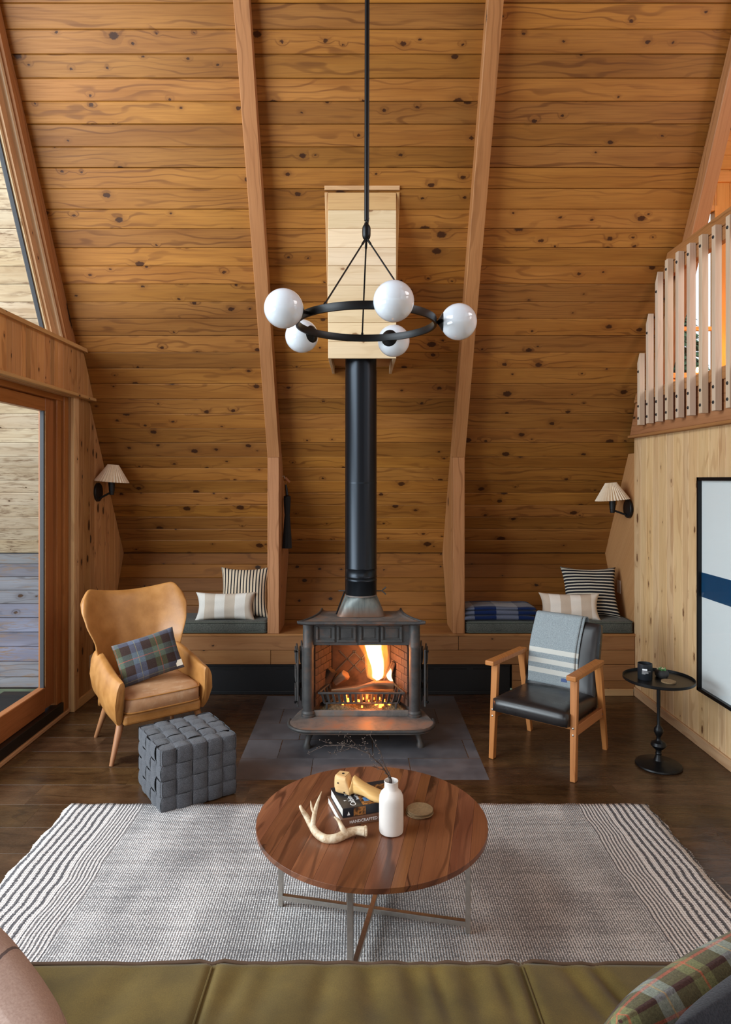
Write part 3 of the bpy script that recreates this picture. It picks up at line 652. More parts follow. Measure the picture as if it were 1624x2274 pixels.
# loft -------------------------------------------------------------
lf = struct('loft_floor', mk('loft_floor', [(x_, y_, z_) for x_ in (XR+.03, 5.2) for y_, z_ in ((-1, 2.14), (roofY(2.14)+.1, 2.14), (roofY(2.38)+.1, 2.38), (-1, 2.38))], [(0, 1, 2, 3), (7, 6, 5, 4), (0, 4, 5, 1), (1, 5, 6, 2), (2, 6, 7, 3), (3, 7, 4, 0)], 'orange_wood'))
rm = struct('trim_3')
yend = lambda z_: roofY(z_)-.01
board('rim_board', (XR-.030, yend(2.20), 2.135), (0, -1, 0), (0, 0, 1), [(0, 0), (6, 0), (6, .265), (yend(2.2)-yend(2.40), .265)], .05, 'fir', rm)
board('moulding', (XR-.048, 5.40, 2.112), (0, -1, 0), (0, 0, 1), rect(6, .022), .05, 'fir', rm)
rail = thing('loft_railing', 'pale wooden railing of upright square balusters along the loft edge', 'railing', (XR-.06, 4.6, 2.19))
O = V((XR-.06, 4.6, 2.19))
def rb(nm, x, ya, yb, z0, z1, th, mt='fir', par=rail, cut=True):
    e = (roofY(z0)-roofY(z1)) if cut else 0
    board(nm, V((x, ya, z0))-O, (0, -1, 0), (0, 0, 1), [(0, 0), (ya-yb, 0), (ya-yb, z1-z0), (e, z1-z0)], th, mt, par)
rb('bottom_rail', XR-.045, roofY(2.39)-.01, .6, 2.39, 2.468, .04)
rb('top_rail', XR-.045, roofY(3.325)-.0, .6, 3.325, 3.41, .075)
rb('sub_rail', XR-.043, roofY(3.235)-.0, .6, 3.235, 3.322, .04)
for k in range(26):
    y = 5.116-.1545*k; xb = XR-.088; s = .041
    zt = [min(3.335, roofZ(v)-.02) for v in (y, y-s)]
    bl = board('baluster', V((xb, y-s, 2.198))-O, (0, 0, 1), (0, 1, 0), [(0, 0), (0, s), (zt[0]-2.198, s), (zt[1]-2.198, 0)], s, 'baluster', rail, ch=.002)
    if k < 12:
        for zb_ in ([2.25, 2.345]+[zt[0]-.07]):
            lathe('bolt', [(.0105, 0), (.0105, .003), (.006, .006)], 'black_matte', bl, seg=10, cap=True, loc=(zb_-2.198, s/2, 0), smooth=False)
# loft dormer: warm boarded end wall with a window
lw = struct('wall_loft')
def lbox(nm, x0, x1, z0, z1, y0=6.0, y1=6.03, mt='orange_wood', par=lw): return box(nm, x0, x1, y0, y1, z0, z1, mt, par)
for (x0, x1, z0, z1) in ((2.35, 2.78, 2.38, 4.70), (2.78, 3.28, 2.38, 2.70), (2.78, 3.28, 4.28, 4.70)):
    x = x0
    while x < x1-.01:
        x2 = min(x+.12, x1); board('plank', (x, 6.0, z0), (0, 0, 1), (-1, 0, 0), [(0, 0), (z1-z0, 0), (z1-z0, -(x2-x)+.001), (0, -(x2-x)+.001)], .02, 'orange_wood', lw, ch=.003); x = x2
x = 3.28
while x < 4.6:
    board('plank', (x, 6.0, 2.38), (0, 0, 1), (-1, 0, 0), [(0, 0), (2.3, 0), (2.3, -.119), (0, -.119)], .02, 'orange_wood', lw, ch=.003); x += .12
board('head_trim', (2.4, 5.985, 4.50), (1, 0, 0), (0, 0, 1), rect(2.3, .10), .03, 'orange_wood', lw)
z = 4.62
while z < 6.3:
    board('plank', (2.42, 5.99, z), (1, 0, 0), (0, 0, 1), rect(2.3, .129), .02, 'orange_wood', lw, ch=.003); z += .13
mk('side', [(4.62+s, y_, z_) for s in (0, .06) for y_, z_ in ((6.05, 2.3), (1, 2.3), (1, 6.4), (6.05, 6.4))], [(0, 1, 2, 3), (7, 6, 5, 4), (0, 4, 5, 1), (1, 5, 6, 2), (2, 6, 7, 3), (3, 7, 4, 0)], 'orange_wood', lw)
box('ceiling_panel', 2.42, 4.62, 1, 6.1, 6.3, 6.36, 'orange_wood', lw)
w2 = thing('window_2', 'bright loft window with orange wooden frame and trees outside', 'window', (3.03, 6.0, 2.70), kind='structure')
for nm, a in (('frame', (-.25, -.215, -.03, .05, 0, 1.58)), ('frame', (.215, .25, -.03, .05, 0, 1.58)), ('frame', (-.215, .215, -.03, .05, 1.53, 1.58)), ('frame', (-.215, .215, -.03, .05, 0, .05)), ('muntin', (-.215, .215, -.02, .03, .44, .475)), ('pane', (-.22, .22, .005, .011, .04, 1.54))):
    box(nm, *a, 'glass' if nm == 'pane' else 'orange_wood', w2, 0 if nm == 'pane' else .004)
# right gable beyond the loft: trees outside
for k, (x, y, h) in enumerate(((5.35, 11.0, 5.1), (6.9, 14.5, 6.0), (10.2, 12.0, 5.6))):
    t = thing('conifer', ['small green conifer just outside the loft window', 'taller conifer standing behind the first one outside the loft', 'third conifer farther right outside the loft'][k], 'tree', (x, y, -1.0), group='conifers outside the loft window')
    lathe('trunk', [(.14, 0), (.05, h)], 'bark', t, seg=8)
    a = Acc()
    for q in range(1500):
        zz = R.uniform(.6, h+.5); rr = (h+.7-zz)*.30*R.uniform(.3, 1); an = R.uniform(0, 2*PI); p = V((rr*math.cos(an), rr*math.sin(an), zz-rr*.3))
        d = V((math.cos(an), math.sin(an), -.5)).normalized()*.26; sd = d.cross(V((0, 0, 1))).normalized()*.07
        a.add([p, p+d*.5+sd, p+d, p+d*.5-sd, p+d*.5+V((0, 0, .04))], [(0, 1, 4), (1, 2, 4), (2, 3, 4), (3, 0, 4), (0, 3, 2, 1)])
    o = a.build('foliage', 'foliage', t)
struct('ground', box('ground', -40, 40, -30, 60, -1.2, -1.0, 'ground', bevel=0))
# hearth tiles ------------------------------------------------------
he = thing('hearth', 'dark slate tile hearth pad under the stove', 'hearth', (.005, 3.86, -.012), kind='structure')
mk('grout_bed', bvs(-.768, .768, .0, 1.49, -.02, .0085), BF, 'grout', he)
x0h, x1h = -.765, .765
for r_ in range(5):
    y0, y1 = .0+.2975*r_, .2975*(r_+1)-.004
    cuts = {0: (-.30, .305), 1: (-.53, .08, .69), 2: (-.42, .19), 3: (-.59, .0, .57), 4: (-.25, .36)}[r_]
    xs = [x0h]+list(cuts)+[x1h]
    for i in range(len(xs)-1):
        board('tile', (xs[i], y0, .0125), (1, 0, 0), (0, 1, 0), rect(xs[i+1]-xs[i]-.004, y1-y0), .008, 'tile', he, ch=.0012)
# bench --------------------------------------------------------------
bn = thing('built_in_bench', 'long cedar built-in bench along the sloping back wall', 'bench', (0, 5.36, 0))
M['bench_wood'] = wood('bench board', (.15, .055, .016), (.27, .115, .036), (.33, .155, .056), knots=.15, ring=.4, var=.10)
bl_, br_ = XL+.01, XR
def bb(x0, x1, z0, z1): board('plank', (x0, 0, z0), (1, 0, 0), (0, 0, 1), rect(x1-x0-.003, z1-z0-.003), .02, 'bench_wood', bn, ch=.0025)
zz = lambda py: H-(py-CY)*5.36/F
bb(bl_, .81, zz(1443.5), zz(1410)); bb(.81, br_, zz(1443.5), zz(1410))
bb(bl_, -.732, zz(1475.5), zz(1443.5)); bb(-.732, br_, zz(1475.5), zz(1443.5))
bb(1.25, br_, zz(1512), zz(1475.5)); bb(1.25, br_, 0.05, zz(1512)); bb(bl_, -1.62, zz(1512), zz(1475.5)); bb(bl_, -1.62, 0.0, zz(1512))
for i in range(3):
    board('seat_board', (bl_, -.005+i*.148, .506), (1, 0, 0), (0, 1, 0), rect(br_-bl_, .146), .02, 'bench_wood', bn, ch=.002)
box('back_support', bl_, br_, .05, .14, .30, .48, 'void', bn)
ht = thing('baseboard_heater', 'long low black heater under the bench behind the stove', 'heater', (0, 5.39, 0))
box('body', -1.60, 1.24, 0, .10, .0, .262, 'heater', ht, .004)
box('lip', -1.60, 1.24, -.012, .0, .235, .262, 'heater', ht, .003)
box('foot_rail', -1.60, 1.24, -.010, .0, .0, .028, 'heater', ht, .003)
x = -1.5
while x < 1.15:
    box('slot', x, x+.22, -.004, .003, .205, .216, 'void', ht, 0); x += .27
# ================================================================ stove
sv = thing('wood_stove', 'old cast iron open fronted wood stove with lit fire on slate hearth', 'stove', (.009, 4.50, 0))
# plate ------------------------------------------------------------
def stadium(hw, y0, y1, r, n=14, back=True):
    p = []
    for (cx, cy, a0) in ((hw-r, y0+r, -90), (-hw+r, y0+r, 180)):
        for k in range(n+1):
            a = math.radians(a0+90*k/n) if cx > 0 else math.radians(a0+90*k/n)
            p.append((cx+r*math.cos(a), cy+r*math.sin(a)))
    q = p[:n+1]; s_ = p[n+1:]
    return s_+q      # left arc (180->270), right arc (270->360)
arc = stadium(.487, -.272, .05, .155)
prof = arc+[(.44, .08), (.36, .30), (-.36, .30), (-.44, .08)]
def slab(nm, pr, z0, z1, mt, par, bev=.004, seg=2):
    n = len(pr); return mk(nm, [(p[0], p[1], z) for z in (z0, z1) for p in pr], [tuple(range(n-1, -1, -1)), tuple(range(n, 2*n))]+[(i, (i+1) % n, n+(i+1) % n, n+i) for i in range(n)], mt, par, bevel=bev, seg=seg)
slab('hearth_plate', prof, .118, .150, 'rusty', sv, .008, 3)
inr = [(p[0], p[1], .150) for p in arc]
tube('plate_rim', [(arc[0][0], -.06, .140)]+[(p[0]*1.0, p[1], .140) for p in arc]+[(arc[-1][0], -.06, .140)], .0125, 'iron', sv, 8)
# legs: cabriole -----------------------------------------------------
for (x, y) in ((-.355, -.17), (.385, -.15), (-.30, .24), (.30, .24)):
    s_ = 1 if x > 0 else -1
    tube('leg', [(x-s_*.02, y+.02, .122), (x-s_*.012, y+.01, .095), (x-s_*.004, y, .065), (x+s_*.004, y-.008, .035), (x+s_*.006, y-.014, .016), (x+s_*.006, y-.014, 0)], [.036, .028, .021, .019, .026, .026], 'iron', sv, 12)
# body: base, sides converging to a narrower back, back -----------------
slab('base_tray', [(-.40, -.02), (.40, -.02), (.27, .30), (-.27, .30)], .150, .165, 'iron', sv)
box('front_sill', -.325, .325, -.022, -.004, .150, .190, 'rusty', sv, .004)
def wallp(nm, x0, y0, x1, y1, z0, z1, th, mt):
    d = V((x1-x0, y1-y0, 0)).normalized(); n = V((d.y, -d.x, 0))*th
    a, b_ = V((x0, y0, 0)), V((x1, y1, 0)); return mk(nm, [p+V((0, 0, z)) for z in (z0, z1) for p in (a, b_, b_+n, a+n)], [(0, 3, 2, 1), (4, 5, 6, 7), (0, 1, 5, 4), (1, 2, 6, 5), (2, 3, 7, 6), (3, 0, 4, 7)], mt, sv, bevel=.002)
wallp('side_panel', -.335, .03, -.235, .30, .165, .80, -.012, 'iron'); wallp('side_panel', .335, .03, .235, .30, .165, .80, .012, 'iron')
box('back_panel', -.245, .245, .30, .312, .165, .80, 'iron', sv)
# firebrick lining as bricks
def lining(x0, y0, x1, y1, z1, flip):
    L = math.hypot(x1-x0, y1-y0); n = max(2, round(L/.10)); d = V(((x1-x0)/L, (y1-y0)/L, 0)); z = .20; r_ = 0
    while z < z1:
        off = 0 if r_ % 2 else L/n/2; k = -1
        while True:
            a = max(0, k*L/n+off); b_ = min(L, (k+1)*L/n+off); k += 1
            if a >= L-.004: break
            if b_-a < .008: continue
            u = d if not flip else d
            board('brick', V((x0, y0, z))+d*a, d, (0, 0, 1), rect(b_-a-.003, .050), .014, 'brick', sv, ch=.003)
        z += .053; r_ += 1
lining(-.318, .02, -.215, .272, .665, 0)
# right side: face must look inwards, run back to front
lining(.215, .272, .318, .02, .665, 1)
box('fireback', -.215, .215, .284, .300, .165, .60, 'brick', sv)
for k in range(-4, 5):
    for s_ in (-1, 1):
        x0, x1 = k*.10, k*.10+s_*.16
        if abs(x0) > .22 or abs(x1) > .24: continue
        bar('lattice_rib', (x0, .282, .36), (x1, .282, .52), .006, .008, 'iron', sv, .0)
box('smoke_shelf', -.30, .30, .02, .30, .70, .712, 'iron', sv)
# header with four sunk panels ----------------------------------------
hd = box('header', -.335, .335, -.012, .02, .634, .804, 'iron', sv, .003)
for i, (xa, xb) in enumerate(((-.312, -.181), (-.167, -.036), (-.012, .122), (.136, .262+.02))):
    z0, z1, fr = .656, .782, .017
    for (a0, a1, b0, b1) in ((xa, xb, z0, z0+fr), (xa, xb, z1-fr, z1), (xa, xa+fr, z0+fr, z1-fr), (xb-fr, xb, z0+fr, z1-fr)):
        box('panel_moulding', a0, a1, -.024, -.010, b0, b1, 'iron', hd, .004)
    box('panel_field', xa+fr+.012, xb-fr-.012, -.017, -.010, z0+fr+.012, z1-fr-.012, 'iron', hd, .003)
box('centre_seam', -.026, -.0225, -.0135, -.011, .634, .804, 'void', hd, 0)
# columns ---------------------------------------------------------------
for s_ in (-1, 1):
    lathe('column', [(.050, 0), (.050, .012), (.046, .016), (.048, .026), (.044, .034), (.0385, .04), (.0375, .46), (.0395, .47), (.0395, .482), (.0375, .488), (.0375, .654)], 'iron', sv, loc=(s_*.365, -.01, .150), seg=28)
# top: flared plate with swept-up back corners ------------------------------
def topfn(u, v):
    # v 0 front .. 1 back ; u 0..1 across
    f = (1-v)**2.2; hw = .290+.133*f+.008*(1 if v < .06 else 0)
    s_ = 2*u-1; y = -.085+.39*v; edge = max(0, abs(s_)-.86)/.14
    z = .806+edge**2*(.006+.012*v)
    return V((s_*hw, y, z))
grid('top_plate', 33, 17, topfn, 'rusty', sv, thick=.014)
tube('top_lip', [topfn(i/16, 0)-V((0, .002, .004)) for i in range(17)], .0125, 'iron', sv, 8)
for s_ in (0, 1): tube('top_lip', [topfn(s_, j/12)+V((0, 0, -.002)) for j in range(13)], .008, 'iron', sv, 8)
# flue boot and pipe --------------------------------------------------------
vs, fs = [], []
NB_ = 40
for j in range(6):
    t = j/5
    for k in range(NB_):
        a = 2*PI*k/NB_; cx, cy = math.cos(a), math.sin(a); p_ = 2/(1+3*(1-t))
        ex = (abs(cx)**p_)*(1 if cx > 0 else -1); ey = (abs(cy)**p_)*(1 if cy > 0 else -1)
        hw, hd_ = .172*(1-t)+.104*t, .085*(1-t)+.104*t
        vs.append((-.003+ex*hw, .16+ey*hd_, .808+.165*t))
for j in range(5):
    for k in range(NB_):
        q = (k+1) % NB_; fs.append((j*NB_+k, j*NB_+q, (j+1)*NB_+q, (j+1)*NB_+k))
mk('flue_boot', vs, fs, 'boot', sv, smooth=True)
bar('boot_strap', (-.118, .10, .985), (-.176, .078, .83), .008, .012, 'black', sv)
sp = thing('stove_pipe', 'tall blue black stove pipe rising into the pale boxed chase', 'pipe', (.006, 4.66, .955))
pz = 2.60-.955
lathe('pipe', [(.109, 0), (.1125, .012), (.1125, .10), (.116, .105), (.1125, .11), (.1125, .125), (.116, .13), (.1125, .135), (.1125, .185), (.115, .19), (.1125, .195), (.1125, pz-.05)], 'pipe', sp, seg=64)
lathe('pipe', [(.111, pz-.05), (.111, pz+.2)], 'pipe', sp, seg=64)
lathe('collar', [(.112, .79), (.1135, .79), (.1135, .80), (.112, .80)], 'pipe', sp, seg=64)
lathe('joint_ring', [(.107, -.006), (.113, -.006), (.113, .004), (.107, .004)], 'rusty', sp, seg=48)
d = box('damper_handle', -.16, .155, -.0035, .0035, .022, .029, 'iron', sp, .001)
tube('fork', [(.150, 0, .026), (.178, -.004, .052)], [.004, .0055], 'iron', d, 8); tube('fork', [(.150, 0, .026), (.178, -.004, .000)], [.004, .0055], 'iron', d, 8)
# folded side doors -----------------------------------------------------------
for s_ in (-1, 1):
    dr_ = thing('door', None, None, (s_*.405, .0, .215)); dr_.parent = sv; dr_.rotation_euler = (0, 0, s_*math.radians(-8))
    for k, xx in enumerate((.0, .034)):
        lf_ = box('leaf', s_*xx-.006, s_*xx+.006, -.02, .17, 0, .41-.02*k, 'iron', dr_, .003)
        for zc in (.03, .16, .29):
            box('panel_moulding', s_*xx+s_*.006, s_*xx+s_*.016, .01, .14, zc, zc+.09, 'iron', lf_, .006)
    for zc in (.06, .33): lathe('hinge', [(.009, 0), (.009, .03)], 'steel', dr_, loc=(-s_*.016, -.02, zc), seg=10)
    tube('knob', [(s_*.04, -.02, .38), (s_*.055, -.03, .385)], [.004, .009], 'black', dr_, 8)
    tube('knob', [(s_*.04, -.02, .04), (s_*.055, -.03, .035)], [.004, .009], 'black', dr_, 8)
# grate, ash, logs, fire ----------------------------------------------------------
gr = thing('fire_grate', 'slatted cast iron fire basket inside the stove', 'grate', (.009, 4.60, .187))
fy_ = -.095
bar('top_bar', (-.30, fy_-.005, .115), (.30, fy_-.005, .115), .012, .014, 'iron', gr)
for s_ in (-1, 1): bar('side_bar', (s_*.295, fy_, .115), (s_*.215, .13, .125), .012, .012, 'iron', gr)
bar('bottom_bar', (-.26, fy_+.03, .035), (.26, fy_+.03, .035), .012, .012, 'iron', gr)
for k in range(15):
    x = -.275+k*.0393; bar('tine', (x, fy_, .115), (x*.93, fy_+.03, .035), .020, .008, 'iron', gr, .002)
for s_ in (-1, 1):
    for k in range(4):
        t = (k+.6)/4.6; x, y = .295-.08*t, fy_+t*.225; bar('tine', (s_*x, y, .118), (s_*x*.9, y+.0, .035), .010, .014, 'iron', gr, .002)
for k in range(6): bar('floor_bar', (-.22+k*.088, fy_+.03, .035), (-.18+k*.072, .13, .035), .012, .010, 'iron', gr)
for s_ in (-1, 1): bar('stub_foot', (s_*.22, .10, -.022), (s_*.22, .10, .035), .014, .014, 'iron', gr); bar('stub_foot', (s_*.24, fy_+.03, -.022), (s_*.24, fy_+.03, .035), .014, .014, 'iron', gr)
a = Acc()
o = grid('ash_bed', 60, 30, lambda u, v: V(((u-.5)*(.60-.16*v)+.009, 4.505+v*.27, .171+.028*math.sin(u*9)*math.sin(v*5)**2+.020*math.sin(PI*u)*math.sin(PI*min(1, v*1.2+.08))+R.uniform(0, .008)-(.004 if v == 0 else 0))), 'ash')
tag(o, 'crumbly ash bed under the fire grate', 'ash', kind='stuff')
def log(nm, pts, rad, label, seed, mt='log', flat=.25):
    rr = random.Random(seed); seg = 12; off = [rr.uniform(.78, 1.15) for _ in range(seg)]
    vs, fs = tubegeo(pts, rad, seg); c = V((0, 0, 0))
    for i in range(len(pts)):
        for k in range(seg):
            p = V(pts[i]); v = V(vs[i*seg+k])-p; vs[i*seg+k] = p+v*off[k]*rr.uniform(.93, 1.07)
    base = V(pts[0]); o = mk(nm, [V(v)-base for v in vs], fs, mt, None, loc=base, bevel=.003, seg=1); tag(o, label, 'log'); return o
M['log_dark'] = wood('charred log', (.01, .008, .006), (.07, .04, .025), (.14, .08, .05), knots=.1, ring=.6, rough=.85)
log('log', [(-.20, 4.55, .305), (-.02, 4.545, .318), (.10, 4.55, .345), (.235, 4.56, .338)], [.008, .018, .030, .026], 'long split log lying tilted across the grate, bare wood at one end', 3)
log('log', [(-.175, 4.70, .31), (-.11, 4.68, .370), (-.10, 4.675, .38)], [.030, .038, .034], 'short upright chunk of log with a glowing cut end in the stove', 5)
log('log', [(-.255, 4.70, .30), (-.20, 4.70, .40)], [.035, .04], 'dark stub of log leaning behind the upright chunk', 6, 'log_dark')
log('log', [(-.22, 4.66, .235), (.0, 4.65, .255), (.24, 4.66, .24)], [.04, .05, .04], 'charred log low in the grate under the flame', 8, 'log_dark')
log('log', [(.17, 4.68, .28), (.245, 4.70, .46)], [.03, .022], 'charred stick leaning against the right lining', 9, 'log_dark')
fl_ = thing('fire', 'tall white-hot flame with orange edges burning on the right of the grate', 'fire', (.12, 4.645, .345))
def flame_mesh(nm, rx, ry, h, mat, seed, x=0, z=0):
    rr = random.Random(seed); ph = [rr.uniform(0, 6) for _ in range(5)]; vs, fs = [], []; S, N = 24, 18
    for j in range(N+1):
        t = j/N
        for k in range(S):
            a = 2*PI*k/S; wob = .12*math.sin(3*a+ph[0]+t*5)+.08*math.sin(5*a+ph[1]-t*8)
            sh = (.70+.55*t)*min(1, (t*9)**.5+.2) if h > .2 else math.sin(PI*min(.98, .1+t*.88))
            vs.append((x+rx*sh*(1+wob)*math.cos(a)+.010*math.sin(t*6+ph[2])-.02*t, ry*sh*(1+wob)*math.sin(a), z+h*t))
    for j in range(N):
        for k in range(S): q = (k+1) % S; fs.append((j*S+k, j*S+q, (j+1)*S+q, (j+1)*S+k))
    fs += [tuple(range(S-1, -1, -1)), tuple(range(N*S, (N+1)*S))]
    return mk(nm, vs, fs, mat, fl_, smooth=True)
flame_mesh('outer_flame', .088, .062, .315, 'flame_out', 1)
flame_mesh('flame_core', .052, .036, .312, 'flame_core', 2)
flame_mesh('small_flame', .018, .018, .11, 'flame_core', 3, x=.105, z=-.02)
flame_mesh('small_flame', .016, .016, .06, 'flame_core', 4, x=-.035, z=-.085)
for k in range(26):
    e = thing('ember', None, None) if False else None
ea = Acc()
for k in range(40):
    x, y, z = R.uniform(-.13, .22), R.uniform(4.52, 4.70), R.uniform(.195, .25); s_ = R.uniform(.004, .011)
    ea.box(x-s_, x+s_, y-s_, y+s_, z-s_, z+s_)
o = ea.build('embers', 'ember', None); tag(o, 'scattered glowing embers under the grate', 'embers', kind='stuff')
# ================================================================ chase box
bx = thing('chimney_chase', 'pale new-wood boxed chase where the stove pipe meets the roof', 'box', (0, 4.497, 2.611))
J = [795.7, 757.5, 716, 674, 632.7, 589.5, 549, 507, 466]
zs = [H+(CY-p)*4.497/F-2.611 for p in J]
xl, xr = (729-CX)*4.497/F, (880.3-CX)*4.497/F
for i in range(len(zs)-1):
    board('plank', (xl, 0, zs[i]), (1, 0, 0), (0, 0, 1), rect(xr-xl, zs[i+1]-zs[i]-.002), .02, 'pale_new', bx, ch=.003)
board('plank', (xl, 0, zs[-1]), (1, 0, 0), (0, 0, 1), rect(xr-xl, roofZ(4.50)-2.611-zs[-1]-.02), .02, 'trim_wood', bx, ch=.003)
for xx in (xl, xr-.02):
    p = [(.02, 0), (roofY(2.611)-4.497+.02, 0), (.02, roofZ(4.517)-2.611)]
    mk('side_board', [(xx+s, a_, b_) for s in (0, .02) for a_, b_ in p], [(0, 1, 2), (5, 4, 3), (0, 3, 4, 1), (1, 4, 5, 2), (2, 5, 3, 0)], 'pale_new', bx, bevel=.002)
# ceiling plate with a round hole
rb_ = roofY(2.611)-4.497-.03; Rh = .155; cy_ = 4.66-4.497+.02; N_ = 40; pv, pf = [], []
for k in range(N_):
    a_ = 2*PI*k/N_; c_, s_ = math.cos(a_), math.sin(a_); pv.append((.006+Rh*c_, cy_+Rh*s_, .05))
    tx = min(((xr-.022) if c_ > 0 else (xl+.022))/c_ if abs(c_) > 1e-6 else 9e9, 9e9); tx = abs(((xr-.022-.006) if c_ > 0 else (xl+.022-.006))/c_) if abs(c_) > 1e-6 else 9e9
    ty = abs(((rb_-cy_) if s_ > 0 else (.022-cy_))/s_) if abs(s_) > 1e-6 else 9e9; t_ = min(tx, ty)
    pv.append((.006+t_*c_, cy_+t_*s_, .05))
for k in range(N_): q = (k+1) % N_; pf.append((2*k, 2*k+1, 2*q+1, 2*q))
mk('soffit_plate', pv, pf, 'black_plate', bx) if 'black_plate' in M else mk('soffit_plate', pv, pf, 'ply', bx)
lathe('dark_inside', [(.16, .06), (.16, .30)], 'void', bx, loc=(.006, cy_, 0), cap=False)
lathe('flue_ring', [(.120, .040), (.135, .035), (.138, .045), (.122, .055)], 'black', bx, loc=(.006, 4.66-4.497, 0), seg=40)
# trim frame on the roof around the box
fx0, fx1 = xl-.022, xr+.024
for xx in (xl-.024, xr+.002):
    L_ = (roofZ(4.497)-2.611-.0)/math.sin(math.radians(60))
    board('trim', (xx, roofY(2.70)-4.497-.012, 2.70-2.611-.007), (0, -.5, .866), (-1, 0, 0), [(0, 0), (L_-.125, 0), (L_-.125, -.022), (0, -.022)], .016, 'trim_wood', bx)
yy, zz_ = on_roof(422); board('trim', (xl-.024, yy-4.497-.012, zz_-2.611-.007), (1, 0, 0), (0, -.5, .866), rect(xr-xl+.048, .028), .016, 'trim_wood', bx)
# ================================================================ chandelier
CHX, CHY, CHZ, S9 = .030, 3.27, 2.558, .9
ch = thing('chandelier', 'black ring chandelier with five white glass globes on a long rod', 'chandelier', (CHX, CHY, CHZ))
rr_ = .345
N_ = 120; vs, fs = [], []
for k in range(N_):
    a_ = 2*PI*k/N_; c_, s_ = math.cos(a_), math.sin(a_)
    for (r_, z_) in ((rr_-.0065, -.019), (rr_+.0065, -.019), (rr_+.0065, .019), (rr_-.0065, .019)): vs.append((r_*c_, r_*s_, z_))
for k in range(N_):
    q = (k+1) % N_
    for m_ in range(4): n_ = (m_+1) % 4; fs.append((4*k+m_, 4*q+m_, 4*q+n_, 4*k+n_))
o = mk('ring', vs, fs, 'black', ch, bevel=.002, smooth=True); m = o.modifiers.new('es', 'EDGE_SPLIT'); m.split_angle = .5
hz = (CY-528)*CHY/F+H-CHZ; hx = (814-CX)*CHY/F-CHX
lathe('hub', [(.004, 0), (.012, .002), (.018, .008), (.0205, .018), (.0212, .03), (.0212, .052), (.020, .062), (.0165, .070), (.012, .075), (.010, .085)], 'black', ch, loc=(hx, 0, hz-.01), seg=24)
tube('rod', [(hx, 0, hz+.06), (hx+.006, 0, hz+.10)], .009, 'black', ch, 12)
tube('rod', [(hx+.001, 0, hz+.085), (hx+.012, 0, 7.35-CHZ)], .0125, 'black', ch, 12)
lathe('canopy', [(.07, 0), (.07, .03), (.02, .04)], 'black', ch, loc=(hx+.012, 0, 7.33-CHZ))
for ang in (-124, -54, 93):
    a_ = math.radians(ang); e = V((rr_*math.cos(a_), rr_*math.sin(a_), .018)); s_ = V((hx, 0, hz)); s_ = s_+(e-s_).normalized()*.012
    tube('stay', [s_, s_+(e-s_)*.08], .0062, 'black', ch, 8); tube('stay', [s_, e], .0042, 'black', ch, 8); tube('stay_foot', [e+(s_-e).normalized()*.012, e], .0065, 'black', ch, 8)
for ang in (-74, -4, 69, 140, -143):
    a_ = math.radians(ang); c_, s_ = math.cos(a_), math.sin(a_)
    rg = {-74: .425, -4: .46, 69: .445, 140: .455, -143: .475}[ang]
    cup = lathe('cup', [(.008, -(rg-rr_)+.006), (.008, -.105+.0), (.020, -.096), (.040, -.084), (.046, -.078), (.047, -.0745), (.03, -.080)], 'black', ch, seg=28)
    cup.matrix_local = Matrix.Translation((rg*c_, rg*s_, 0)) @ V((c_, s_, 0)).to_track_quat('Z', 'Y').to_matrix().to_4x4()
    gb = lathe('globe', [(max(.0005, .090*math.sin(PI*i/28)), -.090*math.cos(PI*i/28)) for i in range(29)], 'opal', ch, seg=48, cap=False)
    gb.modifiers.clear(); gb.location = (rg*c_, rg*s_, 0)
# ================================================================ sconces
def sconce(name_lab, px, wallx, s_, y, zplate, xs, zs0, zs1, r0, r1):
    t = thing('wall_sconce', name_lab, 'wall lamp', (wallx, y, zplate), group='pleated wall sconces')
    p = lathe('wall_plate', [(.078, 0), (.078, .014), (.074, .018), (.02, .020)], 'black_matte', t, seg=36, rot=(0, s_*PI/2, 0))
    dx = xs-wallx
    tube('arm', [(s_*.014, 0, -.055), (dx, 0, zs0-zplate-.085)], .0085, 'black_matte', t, 10)
    lathe('socket', [(.017, -.11), (.019, -.105), (.019, -.085), (.022, -.082), (.026, -.03), (.026, .03)], 'black_matte', t, loc=(dx, 0, zs0-zplate), seg=20)
    vs, fs = [], []; n = 34
    for j in range(6):
        f = j/5
        for k in range(2*n):
            a_ = PI*k/n; r_ = r0+(r1-r0)*f; r_ *= 1+(.075 if k % 2 else -.075)*(1.1-.3*f)
            vs.append((r_*math.cos(a_), r_*math.sin(a_), (zs1-zs0)*f))
    for j in range(5):
        for k in range(2*n): q = (k+1) % (2*n); fs.append((j*2*n+k, j*2*n+q, (j+1)*2*n+q, (j+1)*2*n+k))
    o = mk('lamp_shade', vs, fs, 'shade', t, loc=(dx, 0, zs0-zplate)); o.rotation_euler = (0, s_*math.radians(5), 0)
    m = o.modifiers.new('s', 'SOLIDIFY'); m.thickness = .0015
    tube('shade_ring', [(dx+.5*r1*math.cos(q*PI/4)*1.6, .5*r1*math.sin(q*PI/4)*1.6, zs1-zplate-.012) for q in range(8)], .002, 'black_matte', t, 6, closed=True)
sconce('pleated shade wall lamp beside the glass door', 0, XL, 1, 5.44, 1.668, -2.07, 1.755, 1.897, .130, .042)
sconce('pleated shade wall lamp on the right end panel near the loft', 0, XR, -1, 5.49, 1.528, 2.122, 1.602, 1.746, .130, .044)
